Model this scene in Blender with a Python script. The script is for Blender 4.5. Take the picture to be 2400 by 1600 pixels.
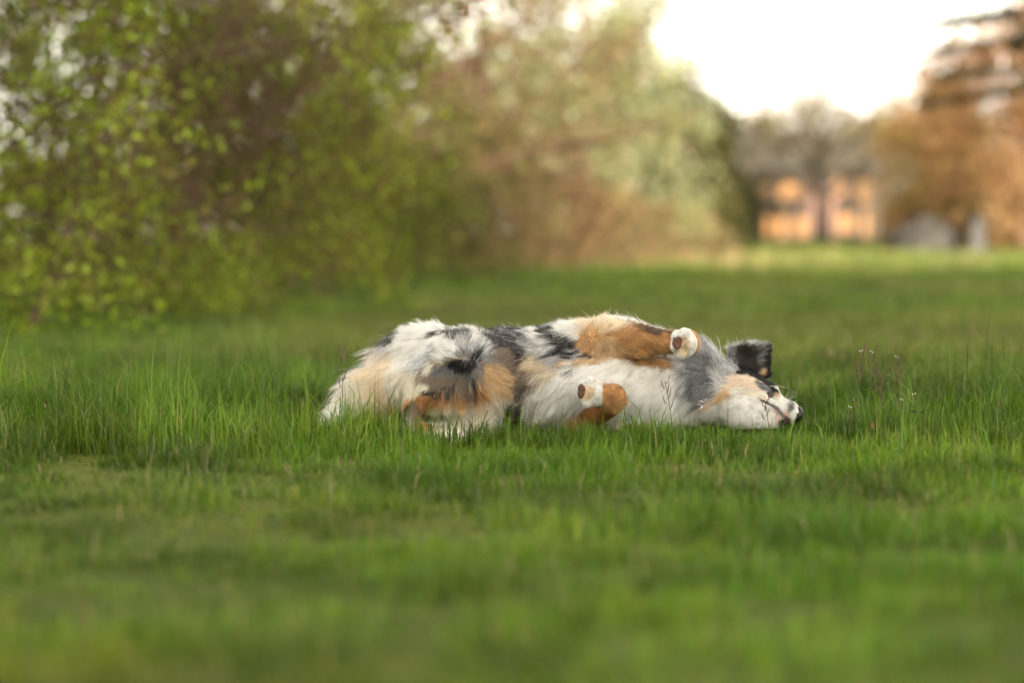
import bpy, bmesh, math, random
import numpy as np
from mathutils import Vector, Matrix
from mathutils.kdtree import KDTree

for _o in list(bpy.data.objects):
    bpy.data.objects.remove(_o, do_unlink=True)
scene = bpy.context.scene
COL = scene.collection
random.seed(7)
RNG = np.random.default_rng(7)

# ------------------------------------------------------------------ camera
CAM_H = 0.46
CAM_D = 5.67                       # camera stands this far in front of the dog (world y = -CAM_D)
PITCH = math.atan(230.0 / 5667.0)  # looks slightly down
cam_data = bpy.data.cameras.new("camera")
cam = bpy.data.objects.new("camera", cam_data)
COL.objects.link(cam)
cam.location = (0.0, -CAM_D, CAM_H)
cam.rotation_euler = (math.pi / 2 - PITCH, 0.0, 0.0)
cam_data.sensor_width = 36.0
cam_data.lens = 85.0
cam_data.clip_start = 0.05
cam_data.clip_end = 3000.0
cam_data.dof.use_dof = True
cam_data.dof.focus_distance = 5.56
cam_data.dof.aperture_fstop = 1.75
scene.camera = cam

# ------------------------------------------------------------------ light
SUN_ELEV = math.radians(10.5)
SUN_AZ = math.radians(163.0)       # low evening sun behind the viewer, to the right; an added unseen block there shades the near lawn
world = bpy.data.worlds.new("World")
scene.world = world
world.use_nodes = True
wn, wl = world.node_tree.nodes, world.node_tree.links
wn.clear()
w_out = wn.new("ShaderNodeOutputWorld")
w_bg = wn.new("ShaderNodeBackground")
w_sky = wn.new("ShaderNodeTexSky")
w_sky.sky_type = 'NISHITA'
w_sky.sun_disc = False
w_sky.sun_elevation = SUN_ELEV
w_sky.sun_rotation = SUN_AZ
w_sky.air_density = 1.0
w_sky.dust_density = 1.0
w_sky.ozone_density = 1.0
w_hsv = wn.new("ShaderNodeHueSaturation")     # thin high cloud whitens the whole sky
w_hsv.inputs["Saturation"].default_value = 0.06
w_tint = wn.new("ShaderNodeMix")
w_tint.data_type = 'RGBA'
w_tint.blend_type = 'MULTIPLY'
w_tint.inputs[0].default_value = 1.0
w_tint.inputs[7].default_value = (1.0, 0.93, 0.81, 1.0)
wl.new(w_sky.outputs[0], w_hsv.inputs["Color"])
wl.new(w_hsv.outputs[0], w_tint.inputs[6])
wl.new(w_tint.outputs[2], w_bg.inputs[0])
w_bg.inputs[1].default_value = 0.15
wl.new(w_bg.outputs[0], w_out.inputs[0])

sun_data = bpy.data.lights.new("sun", 'SUN')
sun_data.energy = 2.2
sun_data.angle = math.radians(1.0)
sun_data.color = (1.0, 0.82, 0.60)
sun = bpy.data.objects.new("sun", sun_data)
COL.objects.link(sun)
sd = Vector((math.sin(SUN_AZ) * math.cos(SUN_ELEV), math.cos(SUN_AZ) * math.cos(SUN_ELEV), math.sin(SUN_ELEV)))
sun.rotation_euler = sd.to_track_quat('Z', 'Y').to_euler()
sun.location = sd * 30

scene.view_settings.view_transform = 'Standard'
scene.view_settings.look = 'None'
scene.view_settings.gamma = 1.0
scene.view_settings.use_curve_mapping = False
scene.view_settings.exposure = 2.45
scene.render.engine = 'CYCLES'
scene.cycles.use_denoising = True
scene.cycles.max_bounces = 10
scene.cycles.diffuse_bounces = 4
scene.cycles.transmission_bounces = 6
scene.cycles.transparent_max_bounces = 8
scene.cycles.sample_clamp_indirect = 6.0


# ------------------------------------------------------------------ helpers
_cp, _sp = math.cos(PITCH), math.sin(PITCH)

def at(px, py, y=0.0):
    """world point seen at photo pixel (px, py) of 2400x1600 on the vertical plane y"""
    u, v = (px - 1200.0) / 5667.0, (800.0 - py) / 5667.0
    dy, dz = _cp + v * _sp, -_sp + v * _cp
    t = (y + CAM_D) / dy
    return np.array((u * t, y, CAM_H + dz * t))


def tag(o, label=None, category=None, group=None, kind=None):
    if label: o["label"] = label
    if category: o["category"] = category
    if group: o["group"] = group
    if kind: o["kind"] = kind
    return o


def empty(name, loc=(0, 0, 0)):
    o = bpy.data.objects.new(name, None)
    o.empty_display_size = 0.05
    o.location = loc
    COL.objects.link(o)
    return o


def link_mesh(name, me, mat=None, parent=None, smooth=True):
    o = bpy.data.objects.new(name, me)
    COL.objects.link(o)
    if mat: me.materials.append(mat)
    if parent is not None:
        o.parent = parent
        o.matrix_parent_inverse = Matrix.Translation(-parent.location)
    if smooth and len(me.polygons):
        me.polygons.foreach_set("use_smooth", np.ones(len(me.polygons), dtype=bool))
    return o


def mesh_np(name, V, loops, starts, totals):
    """fast mesh from flat arrays"""
    me = bpy.data.meshes.new(name)
    V = np.ascontiguousarray(V, dtype=np.float32)
    me.vertices.add(len(V)); me.vertices.foreach_set("co", V.ravel())
    me.loops.add(len(loops)); me.loops.foreach_set("vertex_index", np.ascontiguousarray(loops, dtype=np.int32))
    me.polygons.add(len(starts))
    me.polygons.foreach_set("loop_start", np.ascontiguousarray(starts, dtype=np.int32))
    try: me.polygons.foreach_set("loop_total", np.ascontiguousarray(totals, dtype=np.int32))
    except Exception: pass
    me.update(calc_edges=True)
    return me


def mesh_quads(name, V, Q):
    Q = np.asarray(Q, dtype=np.int32)
    n = len(Q)
    return mesh_np(name, V, Q.ravel(), np.arange(n) * 4, np.full(n, 4))


def vcol(me, name, C):
    a = me.attributes.new(name, 'FLOAT_COLOR', 'POINT')
    c = np.ones((len(C), 4), dtype=np.float32); c[:, :3] = C
    a.data.foreach_set("color", c.ravel())


class MB:
    """collects simple solid shapes into one mesh"""
    def __init__(self): self.v, self.f = [], []
    def add(self, vs, fs):
        b = len(self.v)
        self.v += [tuple(map(float, p)) for p in vs]
        self.f += [tuple(i + b for i in f) for f in fs]
        return self
    def box(self, c, s, rz=0.0):
        x, y, z = (k / 2 for k in s)
        cr, sr = math.cos(rz), math.sin(rz)
        vs = []
        for dx, dy, dz in ((-x,-y,-z),(x,-y,-z),(x,y,-z),(-x,y,-z),(-x,-y,z),(x,-y,z),(x,y,z),(-x,y,z)):
            vs.append((c[0] + dx*cr - dy*sr, c[1] + dx*sr + dy*cr, c[2] + dz))
        return self.add(vs, [(0,3,2,1),(4,5,6,7),(0,1,5,4),(1,2,6,5),(2,3,7,6),(3,0,4,7)])
    def tube(self, pts, rads, n=6, cap=True):
        pts = [Vector(p) for p in pts]
        vs, fs = [], []
        ref = Vector((0.31, 0.17, 0.93))
        for i, p in enumerate(pts):
            d = (pts[min(i+1, len(pts)-1)] - pts[max(i-1, 0)])
            if d.length < 1e-9: d = Vector((0, 0, 1))
            d.normalize()
            a = d.cross(ref)
            if a.length < 1e-3: a = d.cross(Vector((1, 0, 0)))
            a.normalize(); b = d.cross(a)
            for k in range(n):
                t = 2 * math.pi * k / n
                vs.append(p + (a * math.cos(t) + b * math.sin(t)) * rads[i])
        for i in range(len(pts) - 1):
            for k in range(n):
                fs.append((i*n+k, i*n+(k+1) % n, (i+1)*n+(k+1) % n, (i+1)*n+k))
        if cap:
            fs.append(tuple(range(n-1, -1, -1))); fs.append(tuple((len(pts)-1)*n + k for k in range(n)))
        return self.add(vs, fs)
    def ball(self, c, r, nu=10, nv=7, rot=None):
        if not hasattr(r, '__len__'): r = (r, r, r)
        vs, fs = [], []
        for j in range(nv + 1):
            ph = math.pi * j / nv
            for i in range(nu):
                th = 2 * math.pi * i / nu
                p = Vector((math.sin(ph)*math.cos(th)*r[0], math.sin(ph)*math.sin(th)*r[1], math.cos(ph)*r[2]))
                if rot is not None: p = rot @ p
                vs.append(Vector(c) + p)
        for j in range(nv):
            for i in range(nu):
                fs.append((j*nu+i, (j+1)*nu+i, (j+1)*nu+(i+1) % nu, j*nu+(i+1) % nu))
        return self.add(vs, fs)
    def build(self, name, mat=None, parent=None, smooth=True):
        me = bpy.data.meshes.new(name)
        me.from_pydata(self.v, [], self.f)
        me.update()
        bm = bmesh.new(); bm.from_mesh(me)
        bmesh.ops.remove_doubles(bm, verts=bm.verts, dist=1e-6)
        bmesh.ops.recalc_face_normals(bm, faces=bm.faces)
        bm.to_mesh(me); bm.free()
        return link_mesh(name, me, mat, parent, smooth)


def _hash3(ix, iy, iz, seed):
    h = (ix.astype(np.int64) * 374761393 + iy.astype(np.int64) * 668265263 + iz.astype(np.int64) * 2147483647 + seed * 974634777) & 0xffffffff
    h = ((h ^ (h >> 13)) * 1274126177) & 0xffffffff
    h = h ^ (h >> 16)
    return (h & 0xffffff).astype(np.float64) / 0xffffff


def vnoise(P, scale, seed=0):
    """smooth value noise 0..1 at points P (n,3)"""
    q = np.asarray(P, dtype=np.float64) * scale + 1000.0
    i = np.floor(q).astype(np.int64); f = q - i
    f = f * f * (3 - 2 * f)
    out = np.zeros(len(q))
    for dx in (0, 1):
        for dy in (0, 1):
            for dz in (0, 1):
                w = (f[:, 0] if dx else 1 - f[:, 0]) * (f[:, 1] if dy else 1 - f[:, 1]) * (f[:, 2] if dz else 1 - f[:, 2])
                out += w * _hash3(i[:, 0] + dx, i[:, 1] + dy, i[:, 2] + dz, seed)
    return out


def fbm(P, scale, seed=0, octaves=3):
    s = 0.0; a = 1.0; t = 0.0
    for k in range(octaves):
        s = s + a * vnoise(P, scale * 2 ** k, seed + k * 17); t += a; a *= 0.5
    return s / t


def smoothstep(a, b, x):
    t = np.clip((x - a) / (b - a), 0, 1)
    return t * t * (3 - 2 * t)


def new_mat(name):
    m = bpy.data.materials.new(name)
    m.use_nodes = True
    nt = m.node_tree; nt.nodes.clear()
    out = nt.nodes.new("ShaderNodeOutputMaterial")
    return m, nt, out


def mat_plain(name, col, rough=0.7, noise=0.0, nscale=30.0, col2=None, bump=0.0, spec=0.5, metal=0.0):
    m, nt, out = new_mat(name)
    p = nt.nodes.new("ShaderNodeBsdfPrincipled")
    p.inputs["Base Color"].default_value = (*col, 1)
    p.inputs["Roughness"].default_value = rough
    p.inputs["Metallic"].default_value = metal
    p.inputs["Specular IOR Level"].default_value = spec
    tc = nt.nodes.new("ShaderNodeTexCoord")
    nz = nt.nodes.new("ShaderNodeTexNoise")
    nz.inputs["Scale"].default_value = nscale
    nz.inputs["Detail"].default_value = 6
    nt.links.new(tc.outputs["Object"], nz.inputs["Vector"])
    if col2 is not None or noise:
        c2 = col2 or tuple(c * (1 - noise) for c in col)
        mx = nt.nodes.new("ShaderNodeMix"); mx.data_type = 'RGBA'
        mx.inputs[6].default_value = (*col, 1); mx.inputs[7].default_value = (*c2, 1)
        rp = nt.nodes.new("ShaderNodeMapRange")
        rp.inputs[1].default_value = 0.35; rp.inputs[2].default_value = 0.65
        nt.links.new(nz.outputs[0], rp.inputs[0])
        nt.links.new(rp.outputs[0], mx.inputs[0])
        nt.links.new(mx.outputs[2], p.inputs["Base Color"])
    if bump:
        b = nt.nodes.new("ShaderNodeBump")
        b.inputs["Strength"].default_value = bump
        b.inputs["Distance"].default_value = 0.02
        nt.links.new(nz.outputs[0], b.inputs["Height"])
        nt.links.new(b.outputs[0], p.inputs["Normal"])
    nt.links.new(p.outputs[0], out.inputs[0])
    return m


def mat_leaf(name, attr="tint", trans=0.45, gloss=0.06, rough=0.45):
    """leaf or blade: colour from the attribute, light passes through"""
    m, nt, out = new_mat(name)
    a = nt.nodes.new("ShaderNodeAttribute"); a.attribute_name = attr
    d = nt.nodes.new("ShaderNodeBsdfDiffuse")
    t = nt.nodes.new("ShaderNodeBsdfTranslucent")
    g = nt.nodes.new("ShaderNodeBsdfGlossy"); g.inputs["Roughness"].default_value = rough
    m1 = nt.nodes.new("ShaderNodeMixShader"); m1.inputs[0].default_value = trans
    m2 = nt.nodes.new("ShaderNodeMixShader"); m2.inputs[0].default_value = gloss
    nt.links.new(a.outputs["Color"], d.inputs[0]); nt.links.new(a.outputs["Color"], t.inputs[0])
    nt.links.new(d.outputs[0], m1.inputs[1]); nt.links.new(t.outputs[0], m1.inputs[2])
    nt.links.new(m1.outputs[0], m2.inputs[1]); nt.links.new(g.outputs[0], m2.inputs[2])
    nt.links.new(m2.outputs[0], out.inputs[0])
    return m


def terrain_z(x, y):
    """height of the meadow: level by the dog, rising gently into the distance"""
    x = np.asarray(x, dtype=np.float64); y = np.asarray(y, dtype=np.float64)
    d = np.sqrt(x * x + (y + CAM_D) ** 2)
    far = np.clip(d - 6.5, 0, 60.0)
    z = 0.33 * (far / 44.0) ** 1.5
    P = np.stack([x, y, np.zeros_like(x)], -1).reshape(-1, 3)
    n = (fbm(P, 0.45, 3, 2) - 0.5).reshape(x.shape)
    m = (fbm(P, 1.9, 13, 3) - 0.5).reshape(x.shape)          # tussocky bumps, level where the dog lies
    flat = np.exp(-(((x - .12) / .95) ** 4 + ((y + .05) / .55) ** 4))
    return z + n * 0.10 * smoothstep(7.0, 12.0, d) + n * 0.03 + m * 0.05 * (1 - flat) * (1 - .4 * smoothstep(9, 14, d))
# ------------------------------------------------------------------ ground sheet
def build_ground():
    rs = np.concatenate([np.linspace(0.0, 8, 33)[1:], np.linspace(8, 40, 49)[1:], np.geomspace(40, 1500, 34)[1:]])
    nth = 128
    th = np.linspace(0, 2 * math.pi, nth, endpoint=False)
    R, T = np.meshgrid(rs, th, indexing='ij')
    X = R * np.sin(T); Y = R * np.cos(T) - CAM_D
    Z = terrain_z(X, Y)
    V = np.stack([X, Y, Z], -1).reshape(-1, 3)
    V = np.concatenate([V, [[0, -CAM_D, float(terrain_z(np.array([0.0]), np.array([-CAM_D]))[0])]]])
    nr = len(rs); c = len(V) - 1
    i, j = np.meshgrid(np.arange(nr - 1), np.arange(nth), indexing='ij')
    a = i * nth + j; b = i * nth + (j + 1) % nth
    Q = np.stack([a, a + nth, b + nth, b], -1).reshape(-1, 4)
    tri = [(c, k, (k + 1) % nth) for k in range(nth)]
    loops = np.concatenate([Q.ravel(), np.array(tri).ravel()])
    starts = np.concatenate([np.arange(len(Q)) * 4, len(Q) * 4 + np.arange(nth) * 3])
    tot = np.concatenate([np.full(len(Q), 4), np.full(nth, 3)])
    me = mesh_np("ground", V, loops, starts, tot)
    m, nt, out = new_mat("meadow_soil")
    N = nt.nodes.new; L = nt.links.new
    tc = N("ShaderNodeTexCoord")
    p = N("ShaderNodeBsdfPrincipled"); p.inputs["Roughness"].default_value = 0.95; p.inputs["Specular IOR Level"].default_value = 0.1
    n1 = N("ShaderNodeTexNoise"); n1.inputs["Scale"].default_value = 0.5; n1.inputs["Detail"].default_value = 7
    n2 = N("ShaderNodeTexNoise"); n2.inputs["Scale"].default_value = 26; n2.inputs["Detail"].default_value = 5
    L(tc.outputs["Object"], n1.inputs["Vector"]); L(tc.outputs["Object"], n2.inputs["Vector"])
    cr = N("ShaderNodeValToRGB")
    e = cr.color_ramp.elements
    e[0].position = 0.30; e[0].color = (0.055, 0.075, 0.008, 1)
    e[1].position = 0.72; e[1].color = (0.16, 0.13, 0.055, 1)
    k = cr.color_ramp.elements.new(0.55); k.color = (0.10, 0.125, 0.014, 1)
    L(n1.outputs[0], cr.inputs[0])
    mx = N("ShaderNodeMix"); mx.data_type = 'RGBA'; mx.blend_type = 'MULTIPLY'; mx.inputs[0].default_value = 0.6
    cr2 = N("ShaderNodeValToRGB")
    cr2.color_ramp.elements[0].position = 0.35; cr2.color_ramp.elements[0].color = (0.35, 0.33, 0.3, 1)
    cr2.color_ramp.elements[1].position = 0.65; cr2.color_ramp.elements[1].color = (1, 1, 1, 1)
    L(n2.outputs[0], cr2.inputs[0])
    L(cr.outputs[0], mx.inputs[6]); L(cr2.outputs[0], mx.inputs[7])
    L(mx.outputs[2], p.inputs["Base Color"])
    L(p.outputs[0], out.inputs[0])
    o = link_mesh("ground", me, m)
    tag(o, "soil of the grassy meadow under the dog", "ground", kind="structure")
build_ground()
# ------------------------------------------------------------------ the dog: one continuous body from blended volumes
PR = []          # (tag, kind, data, blend)
def RC(tg, a, ra, b, rb, k=0.03):
    PR.append((tg, 'rc', (at(*a), ra, at(*b), rb), k))
def EL(tg, c, r, k=0.03, rot=None):
    M = np.array(rot) if rot is not None else np.eye(3)
    PR.append((tg, 'el', (at(*c), np.array(r, dtype=np.float64), M), k))
def BX(tg, c, h, rr, rot, k=0.01):
    PR.append((tg, 'bx', (at(*c), np.array(h, dtype=np.float64), rr, np.array(rot)), k))

def rot_axes(ex, ez):
    """columns: local x, y, z axes"""
    ex = np.array(ex, dtype=np.float64); ex /= np.linalg.norm(ex)
    ez = np.array(ez, dtype=np.float64); ez -= ex * ez.dot(ex); ez /= np.linalg.norm(ez)
    ey = np.cross(ez, ex)
    return np.stack([ex, ey, ez], 1)

def prim_d(pr, P):
    kind, dat = pr[1], pr[2]
    if kind == 'rc':
        a, ra, b, rb = dat
        ba = b - a
        t = np.clip(((P - a) @ ba) / max(ba.dot(ba), 1e-12), 0, 1)
        return np.linalg.norm(P - a - t[..., None] * ba, axis=-1) - (ra + (rb - ra) * t)
    if kind == 'el':
        c, r, M = dat
        q = (P - c) @ M
        k0 = np.linalg.norm(q / r, axis=-1); k1 = np.linalg.norm(q / (r * r), axis=-1)
        return k0 * (k0 - 1) / np.maximum(k1, 1e-6)
    c, h, rr, M = dat
    q = np.abs((P - c) @ M) - h
    return np.linalg.norm(np.maximum(q, 0), axis=-1) + np.minimum(q.max(-1), 0) - rr

def prim_box(pr):
    kind, dat = pr[1], pr[2]
    if kind == 'rc':
        a, ra, b, rb = dat
        r = max(ra, rb)
        return np.minimum(a, b) - r, np.maximum(a, b) + r
    if kind == 'el':
        c, r, M = dat
        e = np.abs(M) @ r
        return c - e, c + e
    c, h, rr, M = dat
    e = np.abs(M) @ h + rr
    return c - e, c + e

# trunk, belly towards the camera, left flank on the grass
RC('trunk', (985, 885, .13), .092, (1180, 880, .11), .096, .04)
RC('trunk', (1180, 880, .11), .096, (1330, 882, .08), .110, .05)
RC('trunk', (1330, 882, .08), .110, (1480, 886, .06), .112, .05)
RC('trunk', (1480, 886, .06), .112, (1590, 893, .07), .092, .05)
EL('trunk', (1440, 905, -.02), (.16, .095, .088), .05)
EL('trunk', (1300, 905, .02), (.11, .085, .08), .05)
EL('trunk', (1425, 815, .05), (.085, .075, .055), .04)
EL('trunk', (968, 872, .12), (.085, .095, .088), .04)
RC('neck', (1585, 893, .06), .090, (1690, 922, .06), .070, .05)
# upper (right) hind leg: thigh to the camera, shank folded back, hock in the grass
RC('hindr', (1015, 856, .08), .084, (1080, 856, -.05), .066, .06)
RC('hindr', (1110, 850, -.02), .068, (1200, 862, .05), .055, .06)
EL('hindr', (1000, 900, -.02), (.075, .055, .05), .05)
RC('hindr', (1082, 868, -.060), .054, (1035, 914, -.068), .037, .05)
RC('hindr', (1035, 914, -.068), .034, (970, 952, -.064), .020, .03)
RC('hindr', (964, 958, -.064), .018, (975, 1000, -.095), .014, .012)
RC('hindr', (975, 1002, -.095), .014, (1040, 1026, -.130), .016, .012)
EL('hindr', (1056, 1027, -.135), (.026, .020, .014), .012)
EL('hindr', (1100, 915, -.04), (.075, .05, .048), .05)
# lower (left) hind leg on the ground
RC('hindl', (1010, 955, .08), .062, (1120, 988, -.03), .044, .04)
RC('hindl', (1120, 988, -.03), .040, (1010, 1014, -.03), .024, .02)
RC('hindl', (1010, 1014, -.03), .022, (1075, 1024, -.10), .018, .015)
# tail, bushy, swept down beside the thigh
RC('tail', (925, 888, .13), .062, (872, 920, .09), .050, .05)
RC('tail', (872, 920, .09), .050, (822, 962, .05), .028, .03)
RC('tail', (822, 962, .05), .028, (782, 982, .0), .017, .02)
EL('tail', (900, 930, .04), (.075, .06, .06), .05)
# upper (right) foreleg, folded along the flank
RC('forer', (1500, 835, .03), .048, (1426, 800, -.03), .046, .03)
RC('forer', (1428, 797, -.045), .043, (1500, 799, -.095), .031, .014)
RC('forer', (1500, 799, -.095), .030, (1575, 801, -.125), .0225, .010)
RC('forer', (1575, 801, -.125), .0225, (1609, 803, -.135), .0235, .010)
EL('forer', (1611, 804, -.140), (.025, .024, .029), .010)
RC('pawr', (1608, 804, -.142), .024, (1603, 806, -.168), .025, .010)
EL('pawr', (1603, 806, -.175), (.0250, .022, .0300), .010)
for tx, ty, tr in ((1589, 789, .0125), (1587, 811, .0130), (1598, 829, .0105), (1604, 781, .0100), (1616, 806, .013)):
    EL('pawr', (tx, ty, -.190), (tr, tr, tr), .005)
# lower (left) foreleg: elbow low, wrist raised to the camera, paw bent back
RC('forel', (1530, 958, -.01), .050, (1360, 990, -.035), .038, .025)
RC('forel', (1355, 988, -.035), .034, (1432, 946, -.130), .024, .010)
EL('forel', (1440, 933, -.145), (.025, .024, .0265), .012)
RC('pawl', (1432, 929, -.150), .0235, (1388, 920, -.165), .0250, .012)
EL('pawl', (1385, 918, -.168), (.0265, .025, .0290), .010)
for tx, ty, tr in ((1369, 907, .0125), (1367, 926, .0130), (1376, 942, .0105), (1384, 894, .0100)):
    EL('pawl', (tx, ty, -.180), (tr, tr, tr), .006)
# head: chin turned to the camera, muzzle to the right
EL('head', (1728, 915, .07), (.068, .062, .052), .03)
RC('head', (1700, 935, .045), .060, (1752, 938, .015), .050, .03)
RC('head', (1765, 938, .015), .043, (1800, 948, .005), .031, .025)
RC('head', (1800, 951, .005), .029, (1850, 968, -.002), .0225, .02)
EL('head', (1848, 963, -.006), (.020, .022, .020), .012)
RC('head', (1735, 966, -.015), .038, (1800, 983, -.012), .021, .02)
RC('head', (1800, 983, -.012), .020, (1822, 987, -.010), .0155, .008)
EL('head', (1796, 913, .03), (.025, .035, .015), .02)          # brow
# ear, flipped open above the head
BX('ear', (1748, 848, .055), (.032, .0015, .027), .0075, rot_axes((1, 0.12, .10), (-.05, -.12, 1)), .012)
BX('ear', (1776, 846, .058), (.017, .0015, .031), .0075, rot_axes((1, 0.25, .03), (.02, -.10, 1)), .012)
RC('ear', (1715, 872, .06), .026, (1752, 874, .06), .018, .02)

GH = 0.003
G0 = np.array((-.52, -.26, -.045)); G1 = np.array((.74, .34, .345))
GN = np.ceil((G1 - G0) / GH).astype(int) + 1
SDF = np.full(tuple(GN), 0.2, dtype=np.float32)
for pr in PR:
    lo, hi = prim_box(pr)
    m = pr[3] + 0.035
    i0 = np.clip(np.floor((lo - m - G0) / GH).astype(int), 0, GN - 1); i1 = np.clip(np.ceil((hi + m - G0) / GH).astype(int) + 1, 1, GN)
    sl = tuple(slice(a, b) for a, b in zip(i0, i1))
    ax = [G0[k] + np.arange(i0[k], i1[k]) * GH for k in range(3)]
    P = np.stack(np.meshgrid(*ax, indexing='ij'), -1)
    d = prim_d(pr, P).astype(np.float32)
    s = SDF[sl]; k = pr[3]
    h = np.clip(.5 + .5 * (s - d) / k, 0, 1)
    SDF[sl] = s * (1 - h) + d * h - k * h * (1 - h)
# the mouth is a groove between the jaws
MOUTH = [(1786, 941, -.046), (1806, 951, -.040), (1822, 962, -.034), (1833, 975, -.030), (1836, 990, -.026), (1836, 1002, -.018)]
def carve(a, b, r):
    lo = np.minimum(a, b) - r - .01; hi = np.maximum(a, b) + r + .01
    i0 = np.floor((lo - G0) / GH).astype(int); i1 = np.ceil((hi - G0) / GH).astype(int) + 1
    sl = tuple(slice(p, q) for p, q in zip(i0, i1))
    ax = [G0[k] + np.arange(i0[k], i1[k]) * GH for k in range(3)]
    P = np.stack(np.meshgrid(*ax, indexing='ij'), -1)
    d = prim_d(('', 'rc', (a, r, b, r), 0), P).astype(np.float32)
    s = SDF[sl]; k = .004
    h = np.clip(.5 - .5 * (s + d) / k, 0, 1)
    SDF[sl] = s * (1 - h) - d * h + k * h * (1 - h)

def sdf_at(P):
    q = (np.asarray(P) - G0) / GH
    q = np.clip(q, 0, GN - 1.001)
    i = q.astype(int); f = q - i
    out = np.zeros(len(q))
    for dx in (0, 1):
        for dy in (0, 1):
            for dz in (0, 1):
                w = (f[:, 0] if dx else 1 - f[:, 0]) * (f[:, 1] if dy else 1 - f[:, 1]) * (f[:, 2] if dz else 1 - f[:, 2])
                out += w * SDF[i[:, 0] + dx, i[:, 1] + dy, i[:, 2] + dz]
    return out

def sdf_grad(P, e=.004):
    g = np.stack([sdf_at(P + np.array(v) * e) - sdf_at(P - np.array(v) * e) for v in ((1, 0, 0), (0, 1, 0), (0, 0, 1))], -1)
    return g / np.maximum(np.linalg.norm(g, axis=1, keepdims=True), 1e-9)

def skin_at(px, py, y0=-.255, y1=.25):
    """first point of the dog's skin along the viewing direction, and its normal"""
    ys = np.linspace(y0, y1, 500)
    P = np.array([at(px, py, y) for y in ys])
    d = sdf_at(P)
    k = int(np.argmax(d < 0)) if (d < 0).any() else int(np.argmin(d))
    p = P[k]
    return p, sdf_grad(p[None])[0]

_mp = [skin_at(a, b)[0] for a, b, _ in MOUTH]
for a, b in zip(_mp[:-1], _mp[1:]):
    carve(a, b, .0026)

# surface nets
def surface_nets(F):
    S = F < 0
    c = np.zeros(tuple(np.array(F.shape) - 1), dtype=np.int8)
    for dx in (0, 1):
        for dy in (0, 1):
            for dz in (0, 1):
                c += S[dx:F.shape[0]-1+dx, dy:F.shape[1]-1+dy, dz:F.shape[2]-1+dz]
    act = np.argwhere((c > 0) & (c < 8))
    idx = np.full(c.shape, -1, dtype=np.int32); idx[tuple(act.T)] = np.arange(len(act))
    acc = np.zeros((len(act), 3)); cnt = np.zeros(len(act))
    corners = [(x, y, z) for x in (0, 1) for y in (0, 1) for z in (0, 1)]
    val = {k: F[act[:, 0]+k[0], act[:, 1]+k[1], act[:, 2]+k[2]].astype(np.float64) for k in corners}
    for a in corners:
        for ax in range(3):
            if a[ax] == 0:
                b = list(a); b[ax] = 1; b = tuple(b)
                va, vb = val[a], val[b]
                x = (va < 0) != (vb < 0)
                t = np.where(x, va / np.where(x, va - vb, 1), 0)
                p = np.array(a)[None] + t[:, None] * (np.array(b) - np.array(a))[None]
                acc += np.where(x[:, None], p, 0); cnt += x
    V = G0 + (act + acc / cnt[:, None]) * GH
    quads = []
    for ax in range(3):
        o1, o2 = [(1, 2), (2, 0), (0, 1)][ax]
        A = np.take(S, range(0, S.shape[ax]-1), axis=ax); B = np.take(S, range(1, S.shape[ax]), axis=ax)
        e = np.argwhere(A != B)
        e = e[(e[:, o1] > 0) & (e[:, o2] > 0) & (e[:, o1] < c.shape[o1]) & (e[:, o2] < c.shape[o2])]
        flip = A[tuple(e.T)]
        u = np.zeros(3, int); u[o1] = 1; w = np.zeros(3, int); w[o2] = 1
        q = np.stack([idx[tuple((e - u - w).T)], idx[tuple((e - w).T)], idx[tuple(e.T)], idx[tuple((e - u).T)]], -1)
        q[~flip] = q[~flip][:, ::-1]
        quads.append(q)
    return V, np.concatenate(quads)

DV, DQ = surface_nets(SDF)

def body_tag(P):
    names = [p[0] for p in PR]
    best = np.full(len(P), 9.0); out = np.zeros(len(P), dtype=int)
    uniq = sorted(set(names))
    for pr in PR:
        d = prim_d(pr, P); m = d < best
        best[m] = d[m]; out[m] = uniq.index(pr[0])
    return out, uniq

# ------------------------------------------------------------------ coat colours
WHITE = (.80, .78, .73); IVORY = (.76, .69, .57); CREAM = (.70, .55, .37); SILVER = (.46, .46, .465); GREY = (.17, .17, .175)
DARK = (.014, .013, .013); BLACK = (.006, .0055, .0055); TAN = (.44, .225, .085); RUST = (.32, .14, .05); GOLD = (.58, .39, .21)
TAUPE = (.20, .15, .11); PEACH = (.72, .57, .43); PINK = (.66, .50, .45); UMBER = (.075, .045, .026); SOOT = (.034, .028, .025)

BASE = dict(trunk=WHITE, neck=SILVER, hindr=IVORY, hindl=WHITE, tail=CREAM, forer=TAN, pawr=WHITE, forel=TAN, pawl=WHITE, head=WHITE, ear=SOOT)
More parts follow.
